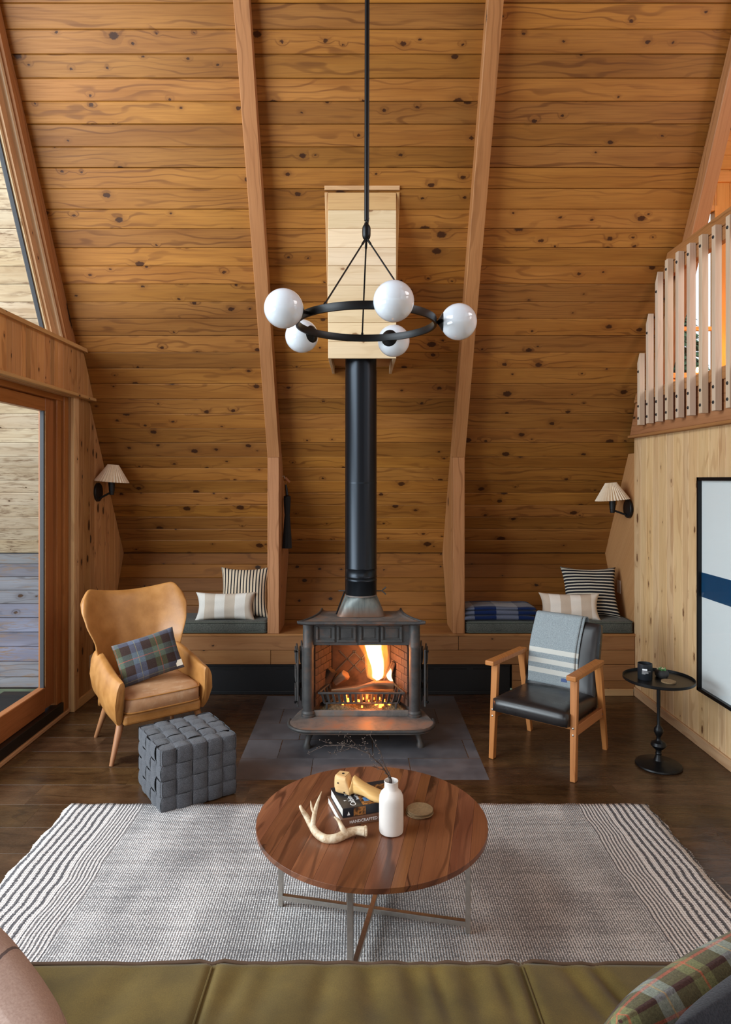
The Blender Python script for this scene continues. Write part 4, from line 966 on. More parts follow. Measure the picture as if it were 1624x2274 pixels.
# ================================================================ broom on the post
hb = thing('hearth_brush', 'long black hearth brush hanging from a hook on the left post', 'brush', (RX1+.045, 5.55, 1.19))
lathe('bristles', [(.040, 0), (.036, .10), (.026, .24), (.022, .28), (.028, .36), (.031, .42), (.029, .43)], 'broom', hb, seg=20, fn=lambda a, z: 1+.04*math.sin(9*a))
lathe('ferrule', [(.030, .425), (.031, .44), (.014, .45)], 'black', hb, seg=20)
tube('handle', [(0, 0, .44), (-.006, 0, .50), (-.012, 0, .54)], [.012, .011, .008], 'black_matte', hb, 10)
tube('loop', [(-.012, 0, .53), (-.03, 0, .56), (-.026, .0, .60), (-.008, 0, .57), (-.012, 0, .53)], .0025, 'strap', hb, 6)
o = box('tag_strap', -.008, .008, -.003, .003, -.055, 0, 'strap', hb, .001); o.location = (-.014, -.01, .60); o.rotation_euler = (0, -.75, 0)
tube('hook', [(-.044, 0, .61), (-.026, 0, .612), (-.020, 0, .60), (-.024, 0, .592)], .003, 'steel', hb, 6)
# outlets --------------------------------------------------------------
def outlet(x, s_, y, z, label):
    t = thing('outlet', label, 'outlet', (x, y, z)); box('plate', 0, .006*1, -.036, .036, -.057, .057, 'white_plastic', t, .002) if s_ > 0 else box('plate', -.006, 0, -.036, .036, -.057, .057, 'white_plastic', t, .002)
    for zz2 in (-.022, .022): box('socket_face', s_*.0055-.001, s_*.0055+.0015, -.014, .014, zz2-.014, zz2+.014, 'white_plastic', t, .001)
outlet(XL+.003, 1, 5.31, .295, 'ivory wall outlet low beside the tan armchair')
outlet(XR+.010, -1, 5.72, .835, 'ivory outlet on the end panel behind the striped cushion')
# ================================================================ art
ar = thing('framed_art', 'large black framed print, white with a navy band, on right wall', 'picture', (XR, 3.7, .40))
A0, A1, AZ = .565, -.95, 1.389
box('backing', -.035, -.004, A1, A0, 0, AZ, 'black', ar, 0)
for (a0, a1, b0, b1) in ((A0-.022, A0, 0, AZ), (A1, A1+.022, 0, AZ), (A1, A0, 0, .022), (A1, A0, AZ-.022, AZ)): box('frame', -.062, -.004, a0, a1, b0, b1, 'black', ar, .001)
box('mat_board', -.0385, -.036, A1+.022, A0-.022, .022, AZ-.022, 'art', ar, 0)
box('navy_band', -.0405, -.039, A1+.022, A0-.022, .613, .772, 'art_blue', ar, 0)
box('glazing', -.050, -.048, A1+.02, A0-.02, .02, AZ-.02, 'glass', ar, 0)
# ================================================================ bench cushions
def cushion(nm, x0, x1, label):
    t = thing(nm, label, 'cushion', ((x0+x1)/2, 5.565, .507), group='bench cushions'); hw = (x1-x0)/2
    n = 40
    def prof(zz): return zz
    o = box('body', -hw, hw, -.205, .165, .0, .100, 'bench_fabric', t, .030, 4, smooth=True)
    for z in (.012, .090):
        r_ = .028; pts = []
        for (cx, cy, a0) in ((hw-r_, -.205+r_, -90), (hw-r_, .165-r_, 0), (-hw+r_, .165-r_, 90), (-hw+r_, -.205+r_, 180)):
            for k in range(5): a_ = math.radians(a0+22.5*k); pts.append((cx+r_*math.cos(a_), cy+r_*math.sin(a_), z))
        tube('piping', pts, .0042, 'piping_green', t, 6, closed=True)
cushion('bench_cushion', XL+.03, RX0-.006, 'grey green bench seat cushion left of the stove')
cushion('bench_cushion', QX1+.01, XR-.012, 'grey green bench seat cushion right of the stove, under the folded blanket')
def cush(nm, label, w_, h_, t, mat, loc, rx, rz, ry=0, **k):
    th = thing(nm, label, 'cushion', (0, 0, 0)); th.location = loc; th.rotation_euler = (0, 0, rz)
    o, edge = pillow('cover', w_, h_, t, mat, th, **k); o.rotation_euler = (rx, ry, 0); o.location = (0, 0, h_/2*math.cos(rx)*1.0)
    return th, o, edge
# rx<0 leans the top backwards (away from the viewer)
cush('cushion', 'square cushion in black and cream ticking stripes, left of the stove', .43, .45, .15, 'ticking', (-.985, 5.585, .603), math.radians(-24), .06, wr=.010, seed=2, pinch=.13)
cush('cushion', 'oblong cushion in wide beige and white stripes on the left bench', .50, .235, .12, 'awning', (-1.125, 5.455, .600), math.radians(-14), .03, wr=.006, seed=3, pinch=.12)
cush('cushion', 'square black cushion with thin cream stripes in the right corner', .47, .44, .15, 'ticking_wide', (1.98, 5.62, .603), math.radians(-22), -.10, wr=.008, seed=4, pinch=.12)
cush('cushion', 'oblong cushion in warm beige and cream stripes on the right bench', .50, .225, .12, 'awning2', (1.755, 5.47, .600), math.radians(-14), -.10, wr=.006, seed=5, pinch=.12)
# folded blanket
fb = thing('folded_blanket', 'folded navy and grey checked blanket on the right bench', 'blanket', (1.17, 5.53, .610))
lay = Acc()
def fold(x0, x1, y0, y1, z0, z1, k, mt, nm):
    def f(u, v):
        a_ = 2*PI*v
        return None
    pts = []
    n = 18; vs, fs = [], []
    L = 26
    for i in range(L+1):
        x = x0+(x1-x0)*i/L
        for j in range(n):
            a_ = 2*PI*j/n; c_, s_ = math.cos(a_), math.sin(a_)
            yy = (y0+y1)/2+(y1-y0)/2*(abs(c_)**.35)*(1 if c_ > 0 else -1)+.004*math.sin(x*11+k*2); zz = (z0+z1)/2+(z1-z0)/2*(abs(s_)**.6)*(1 if s_ > 0 else -1)
            zz += .004*math.sin(x*14+k)*(zz-z0)/(z1-z0)+.003*math.sin(yy*30+k); e = min(i, L-i)/3; zz = z0+(zz-z0)*(1 if e >= 1 else .55+.45*math.sqrt(e))
            vs.append((x, yy, zz))
    for i in range(L):
        for j in range(n): q = (j+1) % n; fs.append((i*n+j, i*n+q, (i+1)*n+q, (i+1)*n+j))
    fs += [tuple(range(n)), tuple(range(L*n+n-1, L*n-1, -1))]
    return mk(nm, vs, fs, mt, fb, smooth=True)
fold(-.325, .29, -.165, .15, 0, .045, 1, 'check', 'layer'); fold(-.315, .305, -.155, .155, .043, .088, 2, 'check', 'layer'); fold(-.30, .285, -.145, .14, .084, .112, 3, 'check', 'layer')
# ================================================================ wing chair
wc = thing('wing_armchair', 'tan leather wingback armchair with tapered wooden legs', 'armchair', (-1.245, 4.183, 0), math.radians(37))
def sm(a, b_, x): x = max(0, min(1, (x-a)/(b_-a))); return x*x*(3-2*x)
def crv(t, ks):
    for (t0, a0), (t1, a1) in zip(ks, ks[1:]):
        if t <= t1: q = sm(t0, t1, t)*.5+.5*max(0, min(1, (t-t0)/(t1-t0))); return a0+(a1-a0)*q
    return ks[-1][1]
def shell(u, v, side=0):
    s_ = 2*u-1; A_ = abs(s_)
    hw = crv(v, [(0, .275), (.35, .272), (.55, .300), (.75, .352), (.88, .370), (.95, .366), (1, .345)])
    z = .24+.73*v
    wingf = crv(v, [(0, .10), (.35, .15), (.6, .20), (.85, .165), (1, .11)])*A_**2.6
    y = .615+.13*v**1.3-wingf
    z += (.055*A_**2.0-.075*max(0, (A_-.80)/.20)**2.4)*sm(.72, 1, v)
    e = (max(0, 1-A_**7)*max(0, 1-max(0, v)**16))**.5
    th_ = .036*e+.001
    return V((s_*hw, y+side*th_+(.012*A_**4 if side > 0 else 0), z))
vs, fs = [], []; NU, NV = 40, 40
for side in (-1, 1):
    for j in range(NV+1):
        for i in range(NU+1):
            u = .5-.5*math.cos(PI*i/NU); v = math.sin(PI/2*j/NV)
            p = shell(u, v, side)
            if side < 0: p.y += .004*math.sin(p.x*45)*math.exp(-((p.z-.66)/.14)**2)*(1-abs(2*u-1))
            vs.append(p)
N_ = (NU+1)*(NV+1)
for s2 in range(2):
    for j in range(NV):
        for i in range(NU):
            a = s2*N_+j*(NU+1)+i; q = (a, a+1, a+NU+2, a+NU+1); fs.append(q if s2 == 0 else q[::-1])
edge = [i for i in range(NU+1)]+[(NU+1)*j+NU for j in range(1, NV+1)]+[NV*(NU+1)+i for i in range(NU-1, -1, -1)]+[(NU+1)*j for j in range(NV-1, 0, -1)]
for k in range(len(edge)):
    a, b_ = edge[k], edge[(k+1) % len(edge)]; fs.append((a, b_, N_+b_, N_+a))
mk('backrest', vs, fs, 'tan', wc, smooth=True)
for s_ in (-1, 1):
    # arm: lofted sections from the front face back into the shell
    vs, fs = [], []; NS, K = 16, 24
    for i in range(NS+1):
        t = i/NS; y = .0+.58*t
        ztop = .530+.075*sm(.0, 1, t); zbot = .235+.06*t
        xo = .310+.020*math.sin(PI*min(1, t*1.1+.1)); xi = .258-.02*t+.0*t
        for k in range(K):
            a_ = 2*PI*k/K; c_, q = math.cos(a_), math.sin(a_)
            e = .38
            X = (xo+xi)/2+(xo-xi)/2*(abs(c_)**e)*(1 if c_ > 0 else -1); Z = (ztop+zbot)/2+(ztop-zbot)/2*(abs(q)**e)*(1 if q > 0 else -1)
            f = (Z-zbot)/(ztop-zbot)
            X += (.016*math.sin(PI*f)-.028*(1-f)**2-.02*f**3)*(1 if c_ > 0 else .15)
            yy = y-.018*math.sin(PI*f)*(1-t)+(.07*(1-f)**1.5)*(1-t)
            if i in (0,): X = (xo+xi)/2+(X-(xo+xi)/2)*.86; Z = (ztop+zbot)/2+(Z-(ztop+zbot)/2)*.965; yy -= .008
            vs.append((s_*X, yy, Z))
    for i in range(NS):
        for k in range(K): q = (k+1) % K; fs.append((i*K+k, i*K+q, (i+1)*K+q, (i+1)*K+k))
    fs += [tuple(range(K)), tuple(range(NS*K+K-1, NS*K-1, -1))]
    mk('armrest', vs, fs, 'tan', wc, smooth=True, bevel=.006, seg=2)
def seatf(nm, x, y0, y1, z0, z1, mat, crown, bulge):
    vs, fs = [], []; n = 26; mq = 22
    for side in (1, 0):
        for j in range(mq+1):
            for i in range(n+1):
                u, v = 2*i/n-1, 2*j/mq-1
                cu = 1-.10*abs(v)**6; X = u*x*cu; Y = (y0+y1)/2+v*(y1-y0)/2*(1-.06*abs(u)**6)
                e = (max(0, 1-abs(u)**6)*max(0, 1-abs(v)**6))**.4
                if side: Z = z1-.022+(.022+crown*(1-u*u)*(1-v*v))*e+.004*math.sin(v*9+u*3)*e*(1-abs(v))
                else: Z = z0+.018-.018*e
                vs.append((X, Y, Z))
    N = (n+1)*(mq+1)
    for s2 in range(2):
        for j in range(mq):
            for i in range(n):
                a = s2*N+j*(n+1)+i; q = (a, a+1, a+n+2, a+n+1); fs.append(q if s2 == 0 else q[::-1])
    edge = [i for i in range(n+1)]+[(n+1)*j+n for j in range(1, mq+1)]+[mq*(n+1)+i for i in range(n-1, -1, -1)]+[(n+1)*j for j in range(mq-1, 0, -1)]
    for k in range(len(edge)):
        a, b_ = edge[k], edge[(k+1) % len(edge)]; fs.append((a, b_, N+b_, N+a))
    o = mk(nm, vs, fs, mat, wc, smooth=True)
    return [V(vs[e]) for e in edge], [V(vs[e+N]) for e in edge]
e1, e2 = seatf('seat_cushion', .256, .005, .56, .300, .425, 'tan_worn', .022, 0)
tube('piping', [p*1.0+V((p.x*.008, 0, 0)) for p in e1], .0045, 'tan', wc, 6, closed=True); tube('piping', [p+V((p.x*.008, 0, 0)) for p in e2], .0045, 'tan', wc, 6, closed=True)
box('seat_base', -.255, .255, .03, .62, .235, .310, 'tan', wc, .02, 3, smooth=False)
M['chair_leg'] = wood('brown turned leg', (.20, .08, .03), (.33, .145, .06), (.38, .175, .08), knots=0, ring=.2, var=.03, axis='Z', rough=.4)
for (x0, y0, x1, y1) in ((-.245, .12, -.322, .065), (.245, .12, .322, .065), (-.22, .50, -.27, .60), (.22, .50, .27, .60)):
    ax = V((x1-x0, y1-y0, -.25)); o = lathe('leg', [(.022, 0), (.0235, .02), (.013, ax.length)], 'chair_leg', wc, seg=20, loc=(x0, y0, .25), cap=True)
    o.rotation_euler = ax.to_track_quat('Z', 'Y').to_euler()
# tartan cushion
tc = thing('cushion', 'small tartan wool cushion propped on the tan armchair', 'cushion', (-1.40, 4.335, .418), math.radians(33))
o, edge = pillow('cover', .41, .285, .13, 'tartan', tc, wr=.003, seed=9, pinch=.045); o.rotation_euler = (math.radians(-22), math.radians(-11), 0); o.location = (0, .02, .175)
tube('piping', [p*1.005 for p in edge], .004, 'blue_pipe', o, 6, closed=True) if 'blue_pipe' in M else None
lb = box('fabric_label', .150, .192, -.041, -.040, -.125, -.085, 'label_cream', o, .0005); lb.location = (0, .004, 0); lb.rotation_euler = (0, 0, .0)
# ================================================================ woven pouf
pf_ = thing('woven_pouf', 'charcoal felt cube pouf of broad woven straps', 'pouf', (-.995, 3.746, 0), math.radians(33.8))
E_, HP = .215, .345
box('core', -E_+.008, E_-.008, -E_+.008, E_-.008, .006, HP-.010, 'pouf', pf_, .03, 3)
def strapmesh(w_, h_, along):
    n = 7; vs, fs = [], []
    for j in range(n):
        for i in range(n):
            u, v = 2*i/(n-1)-1, 2*j/(n-1)-1
            bu, bv_ = (1-abs(u)**3), (1-abs(v)**2.2)
            zz = .006+.007*(bv_ if along else bu*1.0)+.002*(bu if along else bv_)
            a_, c_ = (v, u) if along else (u, v)
            zz = .0030+.0075*(1-a_*a_)-.0040*max(0, (abs(c_)-.8)/.2)**2-.004*max(0, (abs(a_)-.75)/.25)**2
            vs.append((u*w_/2, v*h_/2, zz))
    for j in range(n-1):
        for i in range(n-1): fs.append((j*n+i, j*n+i+1, (j+1)*n+i+1, (j+1)*n+i))
    me = bpy.data.meshes.new('strap'); me.from_pydata(vs, [], fs); me.update(); me.materials.append(M['pouf'])
    for p in me.polygons: p.use_smooth = True
    return me
cw = 2*E_/5
sm_ = {True: strapmesh(cw*.93, cw*1.03, True), False: strapmesh(cw*1.03, cw*.93, False)}
def patch(c, ux, uy, al):
    o = bpy.data.objects.new('strap', sm_[al]); COL.objects.link(o); o.parent = pf_
    ux, uy = V(ux), V(uy); m = Matrix((ux, uy, ux.cross(uy))).transposed().to_4x4(); m.translation = V(c); o.matrix_local = m
def soft(p):
    # pull edges in so that the cube is rounded
    q = V(p); h = V((E_, E_, HP/2)); r = V((abs(q.x)/h.x, abs(q.y)/h.y, abs(q.z-HP/2)/h.z))
    return q
for i in range(5):
    for j in range(5):
        x, y = -E_+cw*(i+.5), -E_+cw*(j+.5)
        zc = HP-.006-.006*((abs(i-2) == 2)+(abs(j-2) == 2))
        patch((x, y, zc), (1, 0, 0), (0, 1, 0), (i+j) % 2 == 0)
for j in range(4):
    z = .006+(HP-.012)/4*(j+.5)
    for i in range(5):
        t = -E_+cw*(i+.5); ins = .006 if i in (0, 4) else 0; al = (i+j) % 2 == 0
        patch((t, -E_+ins, z), (1, 0, 0), (0, 0, 1), al); patch((-t, E_-ins, z), (-1, 0, 0), (0, 0, 1), al)
        patch((E_-ins, t, z), (0, 1, 0), (0, 0, 1), al); patch((-E_+ins, -t, z), (0, -1, 0), (0, 0, 1), al)
# ================================================================ black chair
bc = thing('black_armchair', 'black leatherette open armchair with orange oak frame', 'armchair', (1.05, 4.002, 0), math.radians(-38))
for s_ in (-1, 1):
    X = s_*.262
    bar('front_leg', (X, 0, 0), (X-s_*.006, .035, .60), .032, .045, 'oak_leg', bc, .004, up=(0, 1, 0), w2=.045, d2=.035)
    bar('back_leg', (X, .585, 0), (X, .44, .60), .030, .034, 'oak_leg', bc, .004, up=(0, 1, 0), w2=.045, d2=.04)
    o = box('armrest', -.030, .030, -.045, .47, .0, .030, 'oak_arm', bc, .006) if 'oak_arm' in M else box('armrest', -.030, .030, -.045, .47, 0, .030, 'oak_leg', bc, .006)
    o.location = (X, 0, .596); o.rotation_euler = (math.radians(-1.5), 0, 0)
    sr = bar('side_rail', (X-s_*.004, .02, .285), (X-s_*.004, .53, .262), .022, .06, 'oak_leg', bc, .003)
    for yy in (.018, ): 
        for zz in (.27, .31): lathe('bolt', [(.006, 0), (.006, .003), (.003, .005)], 'steel', bc, loc=(X-s_*.002, yy-.021, zz), rot=(PI/2, 0, 0), seg=10)
    for zz in (.255, .29): lathe('bolt', [(.005, 0), (.005, .003)], 'steel', bc, loc=(X+s_*.008, .50, zz), rot=(0, s_*PI/2, 0), seg=10)
bar('cross_rail', (-.25, .06, .30), (.25, .06, .30), .022, .04, 'oak_leg', bc); bar('cross_rail', (-.25, .50, .26), (.25, .50, .26), .022, .05, 'oak_leg', bc)
def slabcush(nm, hw, y0, y1, z0, z1, crown, mat, par, taper=0, n=18):
    vs, fs = [], []
    for side in (1, 0):
        for j in range(n+1):
            for i in range(n+1):
                u, v = 2*i/n-1, 2*j/n-1; e = (max(0, 1-abs(u)**10)*max(0, 1-abs(v)**10))**.5
                X = u*hw*(1-taper*(v+1)/2)*(1-.02*abs(v)**8); Y = (y0+y1)/2+v*(y1-y0)/2*(1-.02*abs(u)**8)
                Z = z1-.014+.014*e+crown*(1-u*u)*(1-v*v) if side else z0+.010-.010*e
                if side == 1 and abs(u) == 1 or abs(v) == 1: pass
                vs.append((X, Y, Z))
    N = (n+1)**2
    for s2 in range(2):
        for j in range(n):
            for i in range(n):
                a = s2*N+j*(n+1)+i; q = (a, a+1, a+n+2, a+n+1); fs.append(q if s2 == 0 else q[::-1])
    edge = [i for i in range(n+1)]+[(n+1)*j+n for j in range(1, n+1)]+[n*(n+1)+i for i in range(n-1, -1, -1)]+[(n+1)*j for j in range(n-1, 0, -1)]
    for k in range(len(edge)):
        a, b_ = edge[k], edge[(k+1) % len(edge)]; fs.append((a, b_, N+b_, N+a))
    return mk(nm, vs, fs, mat, par, smooth=True)
st_ = slabcush('seat', .242, -.050, .50, -.012, .085, .018, 'black_leather', bc); st_.location = (0, 0, .320); st_.rotation_euler = (math.radians(-3), 0, 0)
bk = slabcush('backrest', .240, 0, .50, -.07, .0, .022, 'black_leather', bc, taper=.03)
BANG = math.radians(72); bk.location = (0, .425, .345); bk.rotation_euler = (BANG, 0, 0)
# throw over the back
tw = thing('wool_throw', 'grey wool throw with three white stripes over the black chair back', 'blanket', (1.05, 4.002, 0), math.radians(-38))
def thr(u, v):
    x = -.212+.320*u+.006*math.sin(v*7)
    # path: behind the back, over the top, down the front; v 0 (behind) .. 1 (front hem)
    d = V((0, math.cos(BANG), math.sin(BANG))); nrm = V((0, -math.sin(BANG), math.cos(BANG)))
    base = V((0, .425, .345)); topd = .512
    if v < .22: p = base+d*(topd-.16*(.22-v)/.22)-nrm*.078
    elif v < .32:
        a_ = (v-.22)/.10*PI; p = base+d*(topd+.016*math.sin(a_))+nrm*(-.078+.053*(1-math.cos(a_)))
        p = base+d*(topd+.022*math.sin(a_))+nrm*(-.032-.046*math.cos(a_)+.0)
    else:
        t = (v-.32)/.68; w_ = min(1, t*12); p = base+d*(topd-.455*t)+nrm*(.014+.020*math.sin(PI*min(1, t*1.1))+.004*math.sin(u*6)*t)
    return V((x, p.y, p.z))
o = grid('cloth', 24, 60, thr, 'throw', tw, thick=.006, uv=True)
def thr2(u, v): p = thr(.80+.22*u, v); d = V((0, -math.sin(BANG), math.cos(BANG))); return p+d*(-.010 if v > .27 else .010)+V((.012, 0, 0))
grid('under_fold', 6, 60, thr2, 'throw', tw, thick=.006, uv=True)
pl_ = thr(.78, .935); q_ = box('woven_label', -.020, .020, -.012, .012, 0, .0015, 'label_blue', tw, .0004); q_.location = pl_+V((0, -.004, .0008))*1.5; q_.rotation_euler = (BANG, 0, 0)
# ================================================================ side table
stb = thing('pedestal_side_table', 'small round black metal pedestal side table by the right wall', 'side table', (1.852, 4.05, 0))
lathe('base', [(.0, 0), (.132, 0), (.137, .006), (.134, .014), (.120, .020), (.06, .026), (.030, .036), (.019, .060), (.016, .075)], 'black', stb, seg=56, cap=False)
lathe('pedestal', [(.016, .07), (.020, .078), (.016, .085), (.018, .10), (.036, .115), (.047, .130), (.040, .147), (.020, .155), (.014, .165), (.013, .180), (.020, .195), (.028, .212), (.026, .232), (.014, .246), (.0095, .256), (.0095, .36), (.0112, .362), (.0112, .53)], 'black', stb, seg=40)
lathe('tray_top', [(.0, .528), (.200, .528), (.2085, .533), (.2085, .549), (.2045, .549), (.2030, .535), (.0, .5345)], 'black_top', stb, seg=72, cap=False) if 'black_top' in M else lathe('tray_top', [(.0005, .528), (.200, .528), (.2085, .533), (.2085, .549), (.2045, .549), (.2030, .535), (.0005, .5345)], 'black', stb, seg=72, cap=False)
ca = thing('candle_tin', 'dark candle tumbler with white printed label on the side table', 'candle', (1.772, 4.06, .5348))
lathe('tumbler', [(.0005, 0), (.040, 0), (.0425, .005), (.0435, .098), (.0410, .098), (.0400, .05), (.0005, .05)], 'candle', ca, seg=40, cap=False)
box('print_block', -.0135, .0145, -.0445, -.0435, .063, .0735, 'ink_white', ca, 0, loc=(0, 0, 0), rot=(0, 0, -.45))
for i, (wd, zz) in enumerate(((.052, .056), (.036, .051), (.038, .046), (.020, .041))):
    a = Acc(); 
    for k in range(10):
        a0 = -PI/2-.80+wd*k/10/.0435; a1 = -PI/2-.80+wd*(k+.75)/10/.0435; r_ = .0442
        a.add([(r_*math.cos(a0), r_*math.sin(a0), zz), (r_*math.cos(a1), r_*math.sin(a1), zz), (r_*math.cos(a1), r_*math.sin(a1), zz+.0017), (r_*math.cos(a0), r_*math.sin(a0), zz+.0017)], [(0, 1, 2, 3)])
    a.build('print_line', 'ink_white', ca)
pt = thing('succulent_pot', 'tiny succulent in a dark stone pot on the side table', 'plant', (1.895, 4.10, .5348))
lathe('pot', [(.0005, 0), (.032, 0), (.040, .012), (.041, .030), (.034, .043), (.026, .046), (.022, .040), (.0005, .038)], 'pot', pt, seg=28, cap=False, fn=lambda a, z: 1+.03*math.sin(3*a+1))
for k in range(12):
    a_ = k*2.4; r_ = .006+.0014*k; p = V((r_*math.cos(a_), r_*math.sin(a_), .040)); d = V((math.cos(a_)*.6, math.sin(a_)*.6, 1)).normalized()
    tube('leaf', [p, p+d*.010, p+d*.020], [.004, .006, .001], 'leaf' if k % 3 else 'leaf_pale', pt, 6)
cs = lathe('coaster', [(.0005, 0), (.042, 0), (.042, .008), (.0005, .008)], 'cork', None, loc=(1.888, 3.995, .5349), seg=40, cap=False); tag(cs, 'single round cork coaster in front of the succulent pot', 'coaster')
# ================================================================ rug
M['rug_thread'] = plain('rug yarn', (.55, .50, .47), .95)
rg_ = thing('rug', 'large woven ivory and grey rug with dark striped ends', 'rug', (0, 2.52, 0))
def rugf(u, v):
    x = -1.575+3.135*u; y = -1.02+2.055*v; e = .006*math.sin(y*23+1.3)+.003*math.sin(y*57)
    if u == 0 or u == 1: x += e
    if v == 1: y += .0025*math.sin(x*40)+.002*math.sin(x*91)
    return V((x, y, .011+.0012*math.sin(x*9+y*3)*math.sin(y*6)))
grid('weave', 60, 60, rugf, 'rug', rg_, thick=.010)
a = Acc()
for k in range(150):
    y = -1.0+2.03*k/150+R.uniform(-.004, .004)
    for s_ in (0, 1):
        p = rugf(s_, (y+1.02)/2.055); q = 1 if s_ else -1; a.tube([p+V((-q*.006, 0, -.001)), p+V((q*R.uniform(.001, .005), R.uniform(-.004, .004), -.005))], .0028, 5)
o = a.build('loose_threads', 'rug_thread', rg_); o['kind'] = 'stuff'
# ================================================================ coffee table
TC = V((.0465, 2.625, 0)); TZ = .42
ct = thing('coffee_table', 'round walnut coffee table on thin brushed steel legs', 'coffee table', tuple(TC), math.radians(-12.2))
RT = .460
cuts = [-.47, -.375, -.30, -.205, -.115, -.03, .065, .15, .195, .235, .33, .40, .47]
for i in range(len(cuts)-1):
    xa, xb = max(cuts[i], -RT+.0001), min(cuts[i+1]-.0006, RT-.0001); n = 14
    xs_ = [xa+(xb-xa)*k/n for k in range(n+1)]
    top_ = [(math.sqrt(max(0, RT*RT-x*x)), -(x-xa)) for x in xs_]; bot_ = [(-math.sqrt(max(0, RT*RT-x*x)), -(x-xa)) for x in xs_]
    poly = top_[::-1]+bot_; pp = [poly[0]]
    for p in poly[1:]:
        if math.hypot(p[0]-pp[-1][0], p[1]-pp[-1][1]) > 1e-4: pp.append(p)
    if math.hypot(pp[0][0]-pp[-1][0], pp[0][1]-pp[-1][1]) < 1e-4: pp.pop()
    board('board', (xa, 0, TZ), (0, 1, 0), (-1, 0, 0), pp, .019, 'walnut', ct, ch=.0004)
lathe('underplate', [(.0005, TZ-.022), (.40, TZ-.022), (.40, TZ-.019), (.0005, TZ-.019)], 'void', ct, cap=False)
RL = .383
for ang in (0, 90, 180, 270):
    a_ = math.radians(ang); bar('leg', (RL*math.cos(a_), RL*math.sin(a_), .0125), (RL*math.cos(a_), RL*math.sin(a_), TZ-.022), .020, .020, 'steel', ct, .002, up=(0, 1, 0))
for (ang, z) in ((0, .048), (90, .052)):
    a_ = math.radians(ang); p = V((RL*math.cos(a_), RL*math.sin(a_), 0)); bar('stretcher', p*-.975+V((0, 0, z)), p*.975+V((0, 0, z)), .020, .020, 'steel', ct, .002); bar('top_bar', p*-1+V((0, 0, TZ-.030)), p+V((0, 0, TZ-.030)), .016, .016, 'steel', ct, .002)
# vase -----------------------------------------------------------------
vz = thing('ceramic_vase', 'white matte bottle vase holding dry twigs on the coffee table', 'vase', (.120, 2.515, TZ))
def vr(a, z): return 1+.004*math.sin(z*900)
lathe('body', [(.0005, .0), (.040, .0), (.0455, .004), (.0470, .012), (.0470, .125), (.0455, .140), (.0400, .153), (.030, .163), (.0265, .168), (.0262, .192), (.0275, .196), (.0265, .198), (.0235, .196), (.0225, .17), (.030, .15), (.040, .12), (.040, .02), (.0005, .012)], 'ceramic', vz, seg=64, cap=False)
br_ = thing('dry_branch', 'dry twigs with tiny seed pods leaning out of the white vase', 'branch', (.120, 2.515, TZ+.015))
bp = Acc(); tw_ = Acc(); bd = Acc()
def bead(p, r):
    n = 6; vs = [p+V((0, 0, r))]; 
    for j in (1, 2):
        for k in range(n): a_ = 2*PI*k/n; vs.append(p+V((r*math.sin(PI*j/3)*math.cos(a_), r*math.sin(PI*j/3)*math.sin(a_), r*math.cos(PI*j/3))))
    vs.append(p+V((0, 0, -r))); fs = [(0, 1+k, 1+(k+1) % n) for k in range(n)]+[(1+k, 7+k, 7+(k+1) % n, 1+(k+1) % n) for k in range(n)]+[(13, 7+(k+1) % n, 7+k) for k in range(n)]
    bd.add(vs, fs)
def P(px, py, y): return V(((px-CX)*y/F-.120, y-2.515, H-(py-CY)*y/F-TZ-.015))
def stem(pts, r0, r1, dens=1.0, seed=1):
    rr = random.Random(seed); q = []
    for i in range(len(pts)-1):
        for k in range(4): q.append(pts[i].lerp(pts[i+1], k/4)+V((rr.uniform(-1, 1), rr.uniform(-1, 1), rr.uniform(-1, 1)))*.0012)
    q.append(pts[-1]); n = len(q)
    tw_.tube(q, [r0+(r1-r0)*i/(n-1) for i in range(n)], 6)
    for i in range(int(n*.30), n):
        if rr.random() < dens:
            for _ in range(rr.choice((1, 2, 3))):
                d = V((rr.uniform(-1, 1), rr.uniform(-.6, .6), rr.uniform(-.4, 1))).normalized()*rr.uniform(.006, .016); tw_.tube([q[i], q[i]+d], .0006, 4); bead(q[i]+d, rr.uniform(.0014, .0023))
b0 = V((0, 0, .005)); mouth = P(868, 1731, 2.515)
stem([b0, mouth, P(848, 1700, 2.50), P(820, 1675, 2.52), P(788, 1660, 2.54), P(757, 1655, 2.56), P(722, 1656, 2.58), P(683, 1673, 2.60)], .0030, .0010, .9, 1)
stem([P(788, 1660, 2.54), P(770, 1652, 2.55), P(745, 1655, 2.57), P(715, 1645, 2.58)], .0014, .0008, 1, 2)
stem([P(778, 1662, 2.54), P(760, 1668, 2.55), P(735, 1675, 2.56)], .0012, .0008, 1, 3)
stem([b0+V((.008, 0, 0)), mouth+V((.004, 0, 0)), P(852, 1695, 2.53), P(845, 1670, 2.55), P(832, 1650, 2.56), P(822, 1632, 2.57)], .0024, .0008, .9, 4)
stem([P(800, 1665, 2.53), P(788, 1650, 2.52), P(772, 1636, 2.50), P(755, 1625, 2.50)], .0014, .0007, .8, 5)
stem([P(842, 1695, 2.50), P(825, 1680, 2.50), P(812, 1658, 2.50), P(806, 1645, 2.50)], .0012, .0007, 1, 6)
stem([b0+V((-.006, .004, 0)), mouth+V((-.005, 0, 0)), P(858, 1712, 2.49), P(838, 1705, 2.48), P(826, 1702, 2.48)], .0016, .0008, 1, 7)
tw_.build('twigs', 'twig', br_, smooth=True); o = bd.build('seed_pods', 'bud', br_, smooth=True); o['kind'] = 'stuff'
